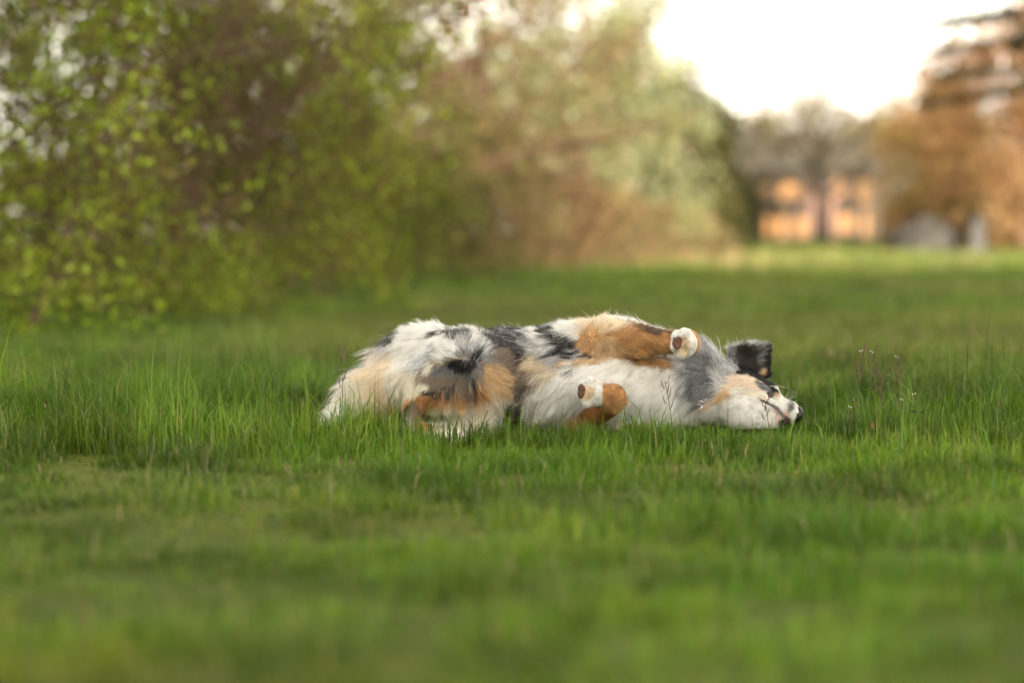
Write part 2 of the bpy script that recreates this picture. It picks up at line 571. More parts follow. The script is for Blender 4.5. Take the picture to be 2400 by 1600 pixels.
# (tags, px, py, y, half width, half height, angle deg, colour, softness, raggedness)
PATCH = [
 # flank and back, merle
 ('trunk', 1010, 800, .05, 150, 60, 0, SILVER, .35, .6),
 ('trunk', 1000, 780, .08, 75, 24, -8, WHITE, .4, .8),
 ('trunk', 1130, 782, .08, 60, 24, 0, WHITE, .4, .7),
 ('trunk', 1240, 825, .03, 95, 65, 0, GREY, .35, .9),
 ('trunk', 1205, 786, .04, 62, 30, -8, DARK, .25, .9),
 ('trunk', 1190, 835, .0, 34, 30, 30, DARK, .5, 1.2),
 ('trunk', 1215, 845, .0, 34, 42, 0, TAUPE, .5, .9),
 ('trunk', 1225, 845, .0, 20, 26, 20, DARK, .5, 1.0),
 ('trunk', 1330, 795, .0, 90, 50, 5, SILVER, .3, .7),
 ('trunk', 1278, 777, .05, 22, 24, -20, WHITE, .4, .7),
 ('trunk', 1318, 788, .03, 40, 20, 25, DARK, .3, 1.0),
 ('trunk', 1345, 820, .0, 45, 14, 10, DARK, .6, 1.1),
 ('trunk', 1395, 808, .0, 26, 34, -20, DARK, .3, .7),
 ('trunk', 1360, 768, .05, 42, 20, -8, WHITE, .4, .7),
 ('trunk', 1410, 764, .05, 36, 26, 0, CREAM, .4, .4),
 ('trunk', 1255, 866, -.02, 48, 34, 20, TAUPE, .5, 1.0),
 ('trunk', 1285, 858, -.02, 46, 16, 25, CREAM, .9, 1.3),
 ('trunk', 1385, 842, -.03, 50, 7, -6, GOLD, .6, .8),
 ('trunk', 1250, 975, -.03, 70, 45, 0, TAUPE, .4, .8),
 ('trunk', 1232, 930, -.03, 25, 55, 20, UMBER, .5, .8),
 ('trunk', 1330, 925, -.06, 92, 58, -5, WHITE, .3, .8),
 ('trunk', 1345, 990, -.04, 45, 30, -20, TAUPE, .4, .7),
 ('trunk', 1545, 838, -.02, 72, 18, 6, UMBER, .5, .6),  # shadow under the upper foreleg, painted into the coat
 ('trunk', 1550, 850, -.04, 66, 9, 6, TAN, .6, .6),
 ('trunk', 1610, 865, .0, 28, 75, 10, SILVER, .5, .7),
 ('trunk', 950, 775, .10, 50, 10, -25, DARK, .5, 1.3),
 ('trunk', 905, 800, .12, 60, 8, -42, DARK, .5, 1.2),
 ('trunk', 930, 890, .05, 75, 70, 0, IVORY, .5, .5),
 ('trunk', 905, 885, .08, 75, 60, 0, CREAM, .6, .7),
 # rump and thigh
 ('hindr', 1010, 800, .02, 110, 50, 0, WHITE, .4, .7),
 ('hindr', 1000, 835, .0, 40, 20, -30, SILVER, .7, .9),
 ('hindr', 1070, 785, .02, 42, 10, -8, DARK, .4, 1.1),
 ('hindr', 1120, 820, -.05, 60, 40, 0, SILVER, .7, .8),
 ('hindr', 1175, 805, -.0, 45, 42, 0, GREY, .6, 1.1),
 ('hindr', 1185, 850, .0, 40, 30, 0, TAUPE, .7, 1.0),
 ('hindr', 1190, 790, .02, 52, 28, -6, DARK, .3, .8),
 ('hindr', 1190, 832, .0, 30, 20, 25, DARK, .6, 1.1),
 ('hindr', 1165, 850, -.07, 28, 30, 0, TAUPE, .5, .8),
 ('hindr', 1130, 910, -.09, 60, 40, 0, GOLD, .45, .6),
 ('hindr', 1140, 935, -.09, 60, 30, 0, IVORY, .5, .7),
 ('hindr', 1060, 878, -.10, 70, 34, -12, TAUPE, .35, .8),
 ('hindr', 1095, 862, -.12, 54, 28, -10, GREY, .5, 1.0),
 ('hindr', 1086, 855, -.12, 27, 13, -4, BLACK, .2, .5),
 ('hindr', 1114, 838, -.12, 20, 8, -45, DARK, .4, .9),
 ('hindr', 1137, 872, -.12, 8, 20, 0, DARK, .4, .8),
 ('hindr', 1107, 893, -.12, 7, 13, 0, BLACK, .4, .7),
 ('hindr', 1160, 882, -.09, 34, 26, 35, GOLD, .4, .6),
 ('hindr', 1010, 934, -.10, 62, 15, -24, TAN, .4, .6),
 ('hindr', 1080, 918, -.10, 50, 12, -6, TAN, .8, .9),
 ('hindr', 1110, 950, -.10, 60, 22, 0, IVORY, .5, .6),
 ('hindr', 1035, 908, -.11, 40, 7, -16, DARK, .5, .9),
 ('hindr', 1050, 890, -.11, 40, 10, -14, TAUPE, .5, .9),
 ('hindr', 964, 950, -.09, 26, 16, -24, TAN, .4, .4),
 ('hindr', 956, 962, -.09, 8, 14, 10, DARK, .4, .6),
 ('hindr', 975, 975, -.1, 18, 30, -10, TAUPE, .5, .6),
 ('hindr', 1000, 985, -.1, 22, 30, 0, TAN, .5, .6),
 ('hindr', 1060, 1022, -.14, 14, 9, 0, WHITE, .3, .2),
 ('hindl', 1090, 990, -.05, 60, 40, 0, IVORY, .5, .5),
 ('hindl', 950, 965, .0, 60, 30, 0, TAN, .5, .5),
 ('hindl', 1190, 1000, .0, 60, 40, 0, TAUPE, .5, .7),
 # tail
 ('tail', 835, 905, .06, 60, 60, -40, IVORY, .7, .8),
 ('tail', 870, 835, .12, 80, 16, -45, GREY, .5, .9),
 ('tail', 800, 975, .05, 60, 30, -30, WHITE, .5, .5),
 ('tail', 910, 965, .04, 50, 18, 0, TAN, .6, .6),
 # forelegs
 ('forer', 1420, 758, -.02, 40, 24, -10, CREAM, .6, .5),
 ('forer', 1500, 762, -.03, 60, 10, 8, UMBER, .8, 1.2),
 ('forer', 1420, 815, -.06, 30, 30, 0, GOLD, .8, .8),
 ('forer', 1540, 848, .0, 80, 16, 0, UMBER, .5, .4),  # same painted shadow, on the leg's lower edge
 ('forer', 1600, 805, -.15, 25, 40, 0, WHITE, .10, .15),
 ('pawr', 1640, 815, -.12, 12, 50, 0, TAN, .2, .2),
 ('pawr', 1601, 810, -.18, 14, 20, 0, CREAM, .5, .6),
 ('forel', 1380, 990, -.04, 60, 40, 0, RUST, .4, .3),
 ('forel', 1490, 968, -.03, 46, 26, 0, TAN, .6, .5),
 ('forel', 1570, 970, -.02, 42, 50, 0, WHITE, .4, .4),
 ('pawl', 1450, 925, -.14, 38, 60, 0, TAN, .06, .08),
 ('pawl', 1380, 921, -.19, 14, 16, 0, CREAM, .5, .6),
 ('forel', 1390, 915, -.16, 20, 34, 0, WHITE, .06, .08),
 # neck
 ('neck', 1640, 850, .02, 60, 60, 10, SILVER, .4, .7),
 ('neck', 1630, 895, -.02, 44, 70, 15, GREY, .8, 1.1),
 ('neck', 1662, 890, .0, 12, 70, 12, GREY, .6, .9),
 ('neck', 1595, 975, -.03, 60, 50, 0, WHITE, .5, .6),
 ('neck', 1700, 990, .0, 75, 45, 0, WHITE, .3, .3),
 ('neck', 1575, 890, -.03, 20, 60, 0, CREAM, .7, .5),
 ('neck', 1680, 937, -.01, 34, 8, -32, PEACH, .4, .4),
 # head
 ('head', 1736, 888, .0, 66, 27, 18, PEACH, .4, .6),
 ('head', 1700, 890, .02, 14, 45, 15, SILVER, .5, .7),
 ('head', 1696, 928, -.01, 30, 8, -35, GOLD, .7, .6),
 ('head', 1714, 920, -.02, 18, 9, 40, GOLD, .8, .7),
 ('head', 1760, 922, -.03, 40, 9, 18, IVORY, .5, .7),
 ('head', 1782, 878, .06, 62, 15, 28, BLACK, .2, .25),
 ('head', 1735, 864, .05, 34, 14, 10, BLACK, .25, .3),
 ('head', 1806, 912, .02, 24, 9, 42, BLACK, .25, .3),
 ('head', 1795, 912, .0, 24, 6, 34, GREY, .6, .7),
 ('head', 1822, 928, .0, 9, 5, 40, GOLD, .4, .3),
 ('head', 1843, 945, .0, 26, 10, 22, WHITE, .4, .3),
 ('head', 1800, 945, -.04, 20, 3.8, 24, GREY, .5, .6),
 ('head', 1795, 942, -.04, 12, 3.2, 22, DARK, .5, .5),
 ('head', 1826, 962, -.03, 18, 5, 42, GREY, .5, .6),
 ('head', 1846, 970, -.03, 5, 10, -20, PINK, .8, .6),
 ('head', 1852, 958, -.02, 8, 16, 20, GREY, .8, 1.0),
 ('head', 1844, 988, -.02, 10, 17, 0, TAUPE, .5, .5),
 ('head', 1820, 964, -.03, 10, 4, 45, PINK, .6, .4),
 ('head', 1824, 985, -.03, 8, 12, 10, PINK, 1.0, 1.0),
 ('head', 1831, 992, -.03, 5, 9, 0, DARK, .6, 1.0),
 ('head', 1812, 1006, -.02, 26, 5, 0, DARK, .5, .6),
 # ear
 ('ear', 1708, 850, .04, 16, 30, -15, GREY, .6, .9),
 ('ear', 1695, 856, .04, 14, 28, -10, SILVER, .6, .8),
 ('ear', 1735, 812, .04, 26, 8, -5, SILVER, .9, 1.0),
 ('ear', 1775, 828, .04, 10, 26, 10, GREY, .9, 1.2),
 ('ear', 1740, 876, .04, 30, 16, 10, BLACK, .3, .3),
 ('ear', 1797, 850, .04, 9, 40, 0, BLACK, .4, .5),
 ('ear', 1781, 868, .04, 9, 11, 20, GOLD, .7, .6),
]

def coat(P, tags, uniq, dither=None, seed=5):
    C = np.zeros((len(P), 3))
    for t, nm in enumerate(uniq):
        C[tags == t] = BASE[nm]
    for q, (tg, px, py, y, ru, rv, ang, col, soft, rag) in enumerate(PATCH):
        m = np.flatnonzero(tags == uniq.index(tg))
        if not len(m): continue
        c = at(px, py, y)
        dx = (P[m, 0] - c[0]) * 1000; dz = -(P[m, 2] - c[2]) * 1000
        a = math.radians(ang); ca, sa = math.cos(a), math.sin(a)
        e = np.hypot((dx * ca + dz * sa) / ru, (-dx * sa + dz * ca) / rv)
        e = e + rag * (fbm(P[m], 48, seed + q, 4) - .5) * 2.0
        w = 1 - smoothstep(1 - soft, 1 + soft, e)
        if dither is not None:
            w = np.clip((w - dither[m]) * 2.2 + w, 0, 1)
        C[m] = C[m] * (1 - w[:, None]) + np.array(col) * w[:, None]
    return C

dog = empty("dog", at(1300, 1030, 0.05))
tag(dog, "merle shepherd dog with tan forelegs rolling on its side in the grass", "dog")

m_skin, nt, out = new_mat("dog_skin")
a_ = nt.nodes.new("ShaderNodeAttribute"); a_.attribute_name = "coat"
p_ = nt.nodes.new("ShaderNodeBsdfPrincipled"); p_.inputs["Roughness"].default_value = .8
p_.inputs["Specular IOR Level"].default_value = .2
nt.links.new(a_.outputs["Color"], p_.inputs["Base Color"]); nt.links.new(p_.outputs[0], out.inputs[0])

body_me = mesh_quads("body", DV, DQ)
bt, UN = body_tag(DV)
vcol(body_me, "coat", coat(DV, bt, UN))
body = link_mesh("body", body_me, m_skin, dog)

# ------------------------------------------------------------------ bare parts: pads, nose, eye
m_pad = mat_plain("paw_pad_leather", (.17, .085, .06), .85, .45, 260, bump=.5, spec=.2)
m_claw = mat_plain("claw_horn", (.10, .075, .06), .4)
m_nose = mat_plain("nose_leather", (.016, .014, .015), .32, .4, 260, bump=.35)
m_eye = mat_plain("eye_gloss", (.02, .014, .011), .05, spec=.8)
m_lip = mat_plain("lip_skin", (.03, .022, .022), .4)
m_whisk = mat_plain("whisker_hair", (.85, .83, .78), .4)

BARE = []    # (centre, radius): no fur here
def pad(px, py, rx, rz, mat, name="paw_pad", depth=.006, bare=1.0, parent=body, side=0, tilt=0.0):
    """leathery toe pad lying on the skin; side +1/-1 flattens the edge that meets the next pad"""
    p, n = skin_at(px, py)
    ey = n; ez = np.array((math.sin(tilt), 0, math.cos(tilt))); ez = ez - ey * ez.dot(ey); ez /= np.linalg.norm(ez); ex = np.cross(ey, ez)
    b = MB().ball((0, 0, 0), (rx, depth, rz), 20, 14)
    V = np.array(b.v)
    if side:
        z = V[:, 2] * side
        V[:, 2] = np.where(z < 0, z * .06, z) * side
    V = p + n * .0015 + V[:, :1] * ex + V[:, 1:2] * ey + V[:, 2:3] * ez
    b.v = [tuple(v) for v in V]
    o = b.build(name, mat, parent)
    BARE.append((p + n * .002, max(rx, rz) * bare))
    return o
pad(1588, 800, .0108, .0165, m_pad, side=1, bare=.8)
pad(1587, 803, .0112, .0175, m_pad, side=-1, bare=.8)
pad(1364, 915, .0092, .0165, m_pad, side=1, bare=.8)
pad(1363, 918, .0092, .0165, m_pad, side=-1, bare=.8)

def build_nose():
    c = at(1867, 971, -.004)
    R = rot_axes((1, -.05, -.38), (.38, 0.25, .92))
    Rm = Matrix([list(r) for r in R])
    b = MB().ball(c, (.0155, .0185, .0205), 24, 16, Rm)
    V = np.array(b.v)
    holes = [skin for skin in (at(1873, 962, -.021), at(1879, 970, .008))]
    for h in holes:                                   # nostrils pressed in
        d = np.linalg.norm(V - h, axis=1)
        w = np.exp(-(d / .0048) ** 2)
        V += (c - V) * (w * .55)[:, None]
    b.v = [tuple(v) for v in V]
    o = b.build("nose", m_nose, body)
    BARE.append((c, .019))
    return o
build_nose()

def build_eye():
    p, n = skin_at(1806, 926)
    q = p - n * .004
    o = MB().ball(q, .0085, 16, 12).build("eye", m_eye, body)
    t = np.cross(n, (0.75, 0, -.65)); t /= np.linalg.norm(t)
    s = np.array((0.75, 0, -.65)); s = s - n * s.dot(n); s /= np.linalg.norm(s)
    for sg in (1, -1):
        pts = [q + n * (.0075 - abs(k) * .0022) + s * k * .0062 + t * sg * (.0042 - .0014 * k * k) for k in (-2, -1, 0, 1, 2)]
        MB().tube(pts, [.0012, .0022, .0025, .0022, .0012], 6).build("eyelid", m_lip, body)
    BARE.append((p, .011))
build_eye()

for a, b in [((1838, 940), (1862, 915)), ((1841, 942), (1868, 918)), ((1843, 944), (1870, 924)), ((1840, 948), (1866, 930)), ((1836, 944), (1855, 912)), ((1845, 955), (1872, 938)), ((1800, 905), (1850, 910)), ((1830, 962), (1858, 982))]:
    p, n = skin_at(*a)
    e = at(b[0], b[1], p[1] - .03)
    mid = (p + e) / 2 + np.array((-.004, 0, .006))
    pts = [(1-t)**2 * p + 2*t*(1-t) * mid + t*t * e for t in np.linspace(0, 1, 7)]
    MB().tube(pts, [.00045 * (1 - .7 * k / 6) for k in range(7)], 5).build("whisker", m_whisk, body)

# ------------------------------------------------------------------ collar, mostly sunk in the neck fur
def build_collar():
    m_web = mat_plain("collar_webbing", (.05, .05, .055), .7, .3, 300)
    m_steel = mat_plain("steel", (.75, .75, .74), .25, metal=1.0)
    ax = at(1690, 922, .06) - at(1585, 893, .06); ax /= np.linalg.norm(ax)
    c0 = at(1648, 911, .06)
    e1 = np.cross(ax, (0, 1, 0)); e1 /= np.linalg.norm(e1); e2 = np.cross(ax, e1)
    root = empty("dog_collar", c0)
    tag(root, "thin dark collar with steel ring half hidden in the grey neck fur", "collar")
    loop = []
    for t in np.linspace(0, 2 * math.pi, 49):
        d = e1 * math.cos(t) + e2 * math.sin(t)
        rr = np.linspace(.03, .16, 200)
        q = c0 + d * rr[:, None]
        k = int(np.argmax(sdf_at(q) > .0005))
        loop.append((c0 + d * rr[k], d))
    b = MB(); n = len(loop)
    vs = []
    for p, d in loop:
        vs += [p - ax * .003, p + ax * .003, p + ax * .003 + d * .0015, p - ax * .003 + d * .0015]
    fs = [(i*4+k, (i+1)*4+k, (i+1)*4+(k+1) % 4, i*4+(k+1) % 4) for i in range(n-1) for k in range(4)]
    b.add(vs, fs).build("strap", m_web, root)
    def ring(px, py, off, r, w, tilt, name):
        p, nn = skin_at(px, py)
        c = p + nn * off
        a = np.array((math.cos(tilt), -.15, math.sin(tilt))); bb = np.cross(a, (0, -1, 0)); bb /= np.linalg.norm(bb)
        pts = [c + a * r * math.cos(t) + bb * r * math.sin(t) for t in np.linspace(0, 2 * math.pi, 21)]
        MB().tube(pts, [w] * 21, 6, cap=False).build(name, m_steel, root)
    ring(1626, 931, .034, .0050, .0009, .3, "ring")
    ring(1636, 928, .034, .0040, .0008, 1.0, "hook")
    p, nn = skin_at(1630, 938)
    a = p + nn * .034 + np.array((.004, 0, .004)); b2 = a + np.array((-.010, -.002, -.016))
    MB().tube([a, (a + b2) / 2, b2], [.0011, .0013, .0008], 6).build("pin", m_steel, root)
build_collar()
# ------------------------------------------------------------------ fur: strands combed along the coat
# guides: (tag, px, py, y, right, down, away, length mm, lift 0..1)
GUIDE = [
 ('trunk', 920, 800, .12, -1, .45, -.2, 50, .30), ('trunk', 880, 860, .12, -.8, .8, -.2, 62, .25), ('trunk', 930, 900, .06, -.8, .75, -.3, 65, .25),
 ('trunk', 1000, 770, .10, -1, -.1, .3, 34, .40), ('trunk', 1100, 775, .10, -1, -.15, .3, 28, .42), ('trunk', 1200, 780, .08, -.9, -.25, .3, 26, .45),
 ('trunk', 1210, 830, .02, -.9, .6, -.2, 34, .30), ('trunk', 1280, 780, .06, -.8, -.3, .3, 30, .45), ('trunk', 1320, 810, .0, -1, .35, -.2, 36, .28),
 ('trunk', 1380, 770, .04, -.8, -.4, .2, 38, .5), ('trunk', 1390, 820, .0, -1, .35, -.2, 38, .30), ('trunk', 1280, 870, -.03, -.75, .9, -.3, 48, .30),
 ('trunk', 1250, 930, -.04, -.6, 1, -.2, 52, .30), ('trunk', 1310, 930, -.07, -.55, 1, -.2, 52, .30), ('trunk', 1330, 970, -.06, -.4, 1, 0, 48, .30),
 ('trunk', 1250, 980, .0, -.7, .8, 0, 40, .3), ('trunk', 1400, 870, -.08, -.9, .5, 0, 30, .22), ('trunk', 1480, 880, -.09, -.8, .5, 0, 26, .20),
 ('trunk', 1480, 940, -.08, -.6, .9, 0, 30, .22), ('trunk', 1560, 900, -.05, -.8, .55, 0, 34, .24), ('trunk', 1540, 840, -.02, -.9, .2, 0, 22, .25),
 ('trunk', 1560, 980, -.03, -.5, .8, 0, 36, .25), ('trunk', 1430, 760, .06, -.6, -.7, .2, 40, .5),
 ('hindr', 1010, 790, .05, -.9, -.2, .1, 36, .38), ('hindr', 1060, 790, -.02, -.5, -.8, .2, 34, .35), ('hindr', 1100, 800, -.06, .1, -1, .2, 32, .32),
 ('hindr', 1140, 830, -.07, .8, -.5, .3, 34, .32), ('hindr', 1150, 870, -.05, 1, .35, .3, 44, .30), ('hindr', 1195, 850, .0, .9, .5, .2, 40, .25), ('hindr', 1190, 815, .02, .5, .5, .2, 34, .25), ('hindr', 1150, 905, -.06, .8, .9, .2, 60, .36),
 ('hindr', 1086, 832, -.11, .0, -1, .1, 24, .25), ('hindr', 1060, 842, -.11, -.75, -.55, .1, 24, .25), ('hindr', 1112, 838, -.10, .6, -.75, .1, 24, .25), ('hindr', 1086, 812, -.08, .0, -1, .2, 30, .28), ('hindr', 1040, 840, -.09, -.8, -.2, .2, 36, .25), ('hindr', 1010, 840, -.02, -1, .4, 0, 50, .22), ('hindr', 960, 880, .0, -.8, .75, 0, 58, .2),
 ('hindr', 1050, 870, -.13, -.8, .4, 0, 14, .25), ('hindr', 1086, 856, -.12, .1, .6, 0, 8, .3), ('hindr', 1110, 880, -.13, .2, 1, 0, 18, .3),
 ('hindr', 1090, 912, -.12, .35, 1, .1, 58, .34), ('hindr', 1120, 925, -.10, .5, 1, .1, 60, .34), ('hindr', 1080, 945, -.09, .25, 1, .1, 52, .34), ('hindr', 1050, 922, -.12, .1, 1, 0, 44, .3), ('hindr', 1000, 910, -.1, -.9, .45, 0, 12, .2),
 ('hindr', 960, 935, -.09, -.3, .9, 0, 9, .2), ('hindr', 985, 985, -.12, .5, .8, 0, 9, .25), ('hindr', 1050, 1015, -.16, .9, .1, 0, 8, .25),
 ('hindl', 1110, 985, -.07, .5, .9, 0, 40, .3), ('hindl', 1000, 960, .0, -.8, .5, 0, 40, .25), ('hindl', 1050, 1010, -.1, .8, .2, 0, 10, .25), ('hindl', 1170, 985, 0, .6, .7, 0, 40, .3),
 ('tail', 920, 860, .12, -.8, .7, -.1, 70, .25), ('tail', 860, 910, .08, -.75, .8, -.1, 78, .25), ('tail', 870, 890, .14, -.8, .55, 0, 70, .3), ('tail', 815, 960, .05, -.8, .6, 0, 55, .3), ('tail', 785, 982, .0, -.95, .25, 0, 36, .35),
 ('forer', 1390, 765, -.02, -.45, -.9, .2, 32, .5), ('forer', 1425, 752, -.02, -.15, -1, .2, 32, .5), ('forer', 1465, 762, -.04, .25, -.95, .2, 26, .5),
 ('forer', 1400, 785, -.07, -.15, -.8, .1, 24, .4), ('forer', 1440, 780, -.08, .6, -.6, .1, 22, .4), ('forer', 1400, 805, -.07, .0, 1, 0, 24, .3), ('forer', 1395, 830, -.05, -.45, 1, 0, 30, .3),
 ('forer', 1440, 800, -.08, .9, .25, 0, 22, .25), ('forer', 1440, 820, -.07, .5, .8, 0, 22, .25), ('forer', 1500, 800, -.13, 1, .25, 0, 24, .22), ('forer', 1510, 770, -.06, .8, -.5, .2, 20, .45), ('forer', 1570, 800, -.15, 1, .3, 0, 11, .18), ('forer', 1620, 805, -.16, .4, .4, -.6, 6, .2), ('forer', 1500, 840, .0, -.8, .4, 0, 22, .25),
 ('pawr', 1602, 805, -.20, -.3, .1, -.9, 6, .35), ('pawr', 1620, 790, -.17, -.2, .1, -.9, 6, .3),
 ('forel', 1360, 985, -.06, -.6, .5, 0, 18, .2), ('forel', 1420, 960, -.1, .6, -.5, -.5, 14, .25), ('forel', 1440, 925, -.16, -.7, .35, -.4, 15, .3), ('forel', 1510, 960, -.03, -.7, .6, 0, 26, .25),
 ('pawl', 1380, 915, -.18, -.9, .05, -.3, 6, .3), ('pawl', 1425, 925, -.17, -.95, .1, -.2, 8, .15),
 ('neck', 1600, 870, .0, -.9, .25, 0, 40, .3), ('neck', 1620, 820, .04, -.6, -.7, .1, 44, .45), ('neck', 1640, 900, -.02, -.85, .45, 0, 48, .28), ('neck', 1600, 960, -.02, -.6, .8, 0, 42, .25),
 ('neck', 1680, 860, .03, -.25, -.9, 0, 52, .5), ('neck', 1690, 900, .0, -.5, -.5, 0, 44, .35), ('neck', 1680, 940, -.01, -.9, .5, 0, 36, .22), ('neck', 1680, 985, .0, -.8, .5, 0, 30, .22),
 ('head', 1700, 900, .0, -.7, -.5, 0, 34, .28), ('head', 1710, 930, -.02, -.85, .45, 0, 30, .2), ('head', 1720, 970, -.04, -.9, .2, 0, 20, .18), ('head', 1760, 920, -.03, -.95, -.2, 0, 15, .15),
 ('head', 1780, 900, .02, -.85, -.5, 0, 11, .18), ('head', 1770, 960, -.04, -.95, 0, 0, 13, .15), ('head', 1810, 935, -.03, -.95, -.1, 0, 8, .14), ('head', 1805, 985, -.03, -.9, .2, 0, 8, .18),
 ('head', 1845, 955, -.02, -.8, .25, 0, 4.5, .18), ('head', 1835, 985, -.02, -.6, .5, 0, 4, .2), ('head', 1735, 870, .05, -.3, -.8, 0, 18, .3), ('head', 1810, 908, .05, -.6, -.6, .2, 12, .3),
 ('ear', 1710, 860, .04, .1, -1, 0, 34, .35), ('ear', 1735, 825, .04, .35, -.9, 0, 34, .3), ('ear', 1770, 830, .04, .75, -.5, 0, 24, .2), ('ear', 1795, 850, .04, .6, .3, 0, 16, .25), ('ear', 1750, 870, .04, .8, .2, 0, 18, .25), ('ear', 1750, 805, .06, .5, -.7, 0, 20, .25),
]

def build_fur(N=210000, M=8):
    v = DV; q = DQ
    T = np.concatenate([q[:, [0, 1, 2]], q[:, [0, 2, 3]]])
    A, B, C = v[T[:, 0]], v[T[:, 1]], v[T[:, 2]]
    cen = (A + B + C) / 3
    area = .5 * np.linalg.norm(np.cross(B - A, C - A), axis=1)
    nrm = np.cross(B - A, C - A); nrm /= np.maximum(np.linalg.norm(nrm, axis=1, keepdims=True), 1e-12)
    tg, _ = body_tag(cen)
    dens = np.ones(len(T))
    for nm, k in (('head', 2.6), ('ear', 1.7), ('pawr', 3.5), ('pawl', 3.5), ('forer', 1.8), ('forel', 1.8)):
        dens[tg == UN.index(nm)] = k
    dens *= np.where(nrm[:, 1] > .45, .45, 1.0)          # the side turned away is a little thinner
    dens *= np.where(cen[:, 2] < .03, .25, 1.0)          # pressed into the grass
    for c, r in BARE:
        dens[np.linalg.norm(cen - c, axis=1) < r] = 0
    dens[cen[:, 0] > at(1850, 965)[0]] *= .5
    pr = area * dens; pr /= pr.sum()
    pick = RNG.choice(len(T), N, p=pr)
    r1, r2 = RNG.random(N), RNG.random(N)
    s = np.sqrt(r1)
    root = A[pick] * (1 - s)[:, None] + B[pick] * (s * (1 - r2))[:, None] + C[pick] * (s * r2)[:, None]
    n = sdf_grad(root)
    tags, _ = body_tag(root)
    low = np.clip(root[:, 2] / .05, .35, 1)
    # comb
    D = np.zeros((N, 3)); Ln = np.zeros(N); Lf = np.zeros(N)
    for t, nm in enumerate(UN):
        m = np.flatnonzero(tags == t)
        gs = [g for g in GUIDE if g[0] == nm]
        W = np.zeros(len(m)); d_ = np.zeros((len(m), 3)); l_ = np.zeros(len(m)); f_ = np.zeros(len(m))
        for g in gs:
            p = at(g[1], g[2], g[3])
            dv = np.array((g[4], g[6], -g[5])); dv = dv / np.linalg.norm(dv)
            w = 1.0 / (np.sum((root[m] - p) ** 2, axis=1) + .0003) ** 1.6
            W += w; d_ += w[:, None] * dv; l_ += w * g[7] * .001; f_ += w * g[8]
        D[m] = d_ / W[:, None]; Ln[m] = l_ / W; Lf[m] = f_ / W
    nz = np.stack([fbm(root, 22, 31 + k, 2) - .5 for k in range(3)], -1)
    D += nz * .9
    D -= n * np.sum(D * n, axis=1, keepdims=True)
    D /= np.maximum(np.linalg.norm(D, axis=1, keepdims=True), 1e-6)
    jit = RNG.normal(0, .15, (N, 3))
    Ln *= np.clip(RNG.normal(.92, .2, N), .35, 1.4)
    Ln *= low
    stray = RNG.random(N) < .04
    Ln[stray] *= 1.25; Lf[stray] += .25
    Lf = np.clip(Lf * .88 * RNG.normal(1, .22, N), .05, .9)
    lift0 = Lf * 1.15
    pts = np.zeros((N, M, 3)); pts[:, 0] = root - n * .0012
    cur = pts[:, 0].copy()
    step = Ln / (M - 1)
    curl = RNG.normal(0, 1, (N, 3)) * .22
    ph = RNG.random(N) * 6.28
    wav = np.cross(D, n)
    for i in range(1, M):
        t = (i - .5) / (M - 1)
        lift = lift0 * (1 - .75 * t)
        d = D * np.cos(lift)[:, None] + n * np.sin(lift)[:, None] + jit * (.6 + .8 * t) + curl * t * t
        d = d + wav * (np.sin(ph + t * 4.0) * np.clip(Ln / .05, 0, 1) * .34)[:, None]
        d[:, 2] -= np.clip(Ln / .05, 0, 1.2) * .22 * t
        d /= np.linalg.norm(d, axis=1, keepdims=True)
        cur = cur + d * step[:, None]
        pts[:, i] = cur
    # strands gather into locks
    NC = N // 42
    ci = RNG.choice(N, NC, replace=False)
    kd = KDTree(NC)
    for k, j in enumerate(ci): kd.insert(root[j] + n[j] * .01, k)
    kd.balance()
    own = np.fromiter((kd.find(p)[1] for p in (root + n * .01)), dtype=np.int64, count=N)
    lead = ci[own]
    ok = (tags[lead] == tags) & (np.linalg.norm(root[lead] - root, axis=1) < .02)
    kclump = np.where(ok, np.clip((Ln - .008) / .025, 0, 1) * RNG.uniform(.35, .9, N), 0)
    kclump[stray] *= .2
    for i in range(1, M):
        t = i / (M - 1)
        w = (kclump * t ** 1.3)[:, None]
        tgt = pts[lead, i] + (pts[:, 0] - pts[lead, 0]) * (1 - .8 * t)
        if i == 1: base = tgt
        pts[:, i] = pts[:, i] * (1 - w) + tgt * w
    # stay outside the body
    for i in range(1, M):
        for _ in range(2):
            d = sdf_at(pts[:, i]); bad = d < .0012 * min(i, 2)
            if not bad.any(): break
            g = sdf_grad(pts[bad, i])
            pts[bad, i] += g * (.0016 * min(i, 2) - d[bad])[:, None]
    pts[:, :, 2] = np.maximum(pts[:, :, 2], .004)
    dith = RNG.random(N)
    # locks share their shade a little, so the mottling shows as tufts
    dith = .55 * dith + .45 * dith[lead]
    col = coat(root, tags, UN, dith)
    bright = RNG.normal(1, .11, N) * (1 + .30 * (fbm(root, 70, 77, 2) - .5)) * (1 + .10 * RNG.normal(0, 1, N)[lead])
    sat = (col.max(1) - col.min(1)) / np.maximum(col.max(1), 1e-3); lum = col.mean(1)
    tick = np.clip((.72 - lum) / .3, 0, 1) * np.clip((.3 - sat) / .15, 0, 1)        # grey hair is a mix of pale and dark hairs
    gz = .7 * RNG.normal(0, 1, N) + .7 * RNG.normal(0, 1, N)[lead]
    # merle: stray pale hairs in the dark patches, dark ones in the silver
    rnd = .6 * RNG.random(N) + .4 * RNG.random(N)[lead]
    merle = np.isin(tags, [UN.index(k) for k in ('trunk', 'hindr', 'neck')])
    sw = merle & (lum < .1) & (lum > .009) & (rnd < .20)
    col[sw] = np.array(SILVER) * RNG.uniform(.5, 1.0, (sw.sum(), 1))
    sw = merle & (lum > .3) & (lum < .62) & (sat < .12) & (rnd > .80)
    col[sw] = col[sw] * RNG.uniform(.25, .6, (sw.sum(), 1))
    warmth = np.clip((sat - .55) / .15, 0, 1)
    bright = bright * np.exp(gz * .20 * warmth)
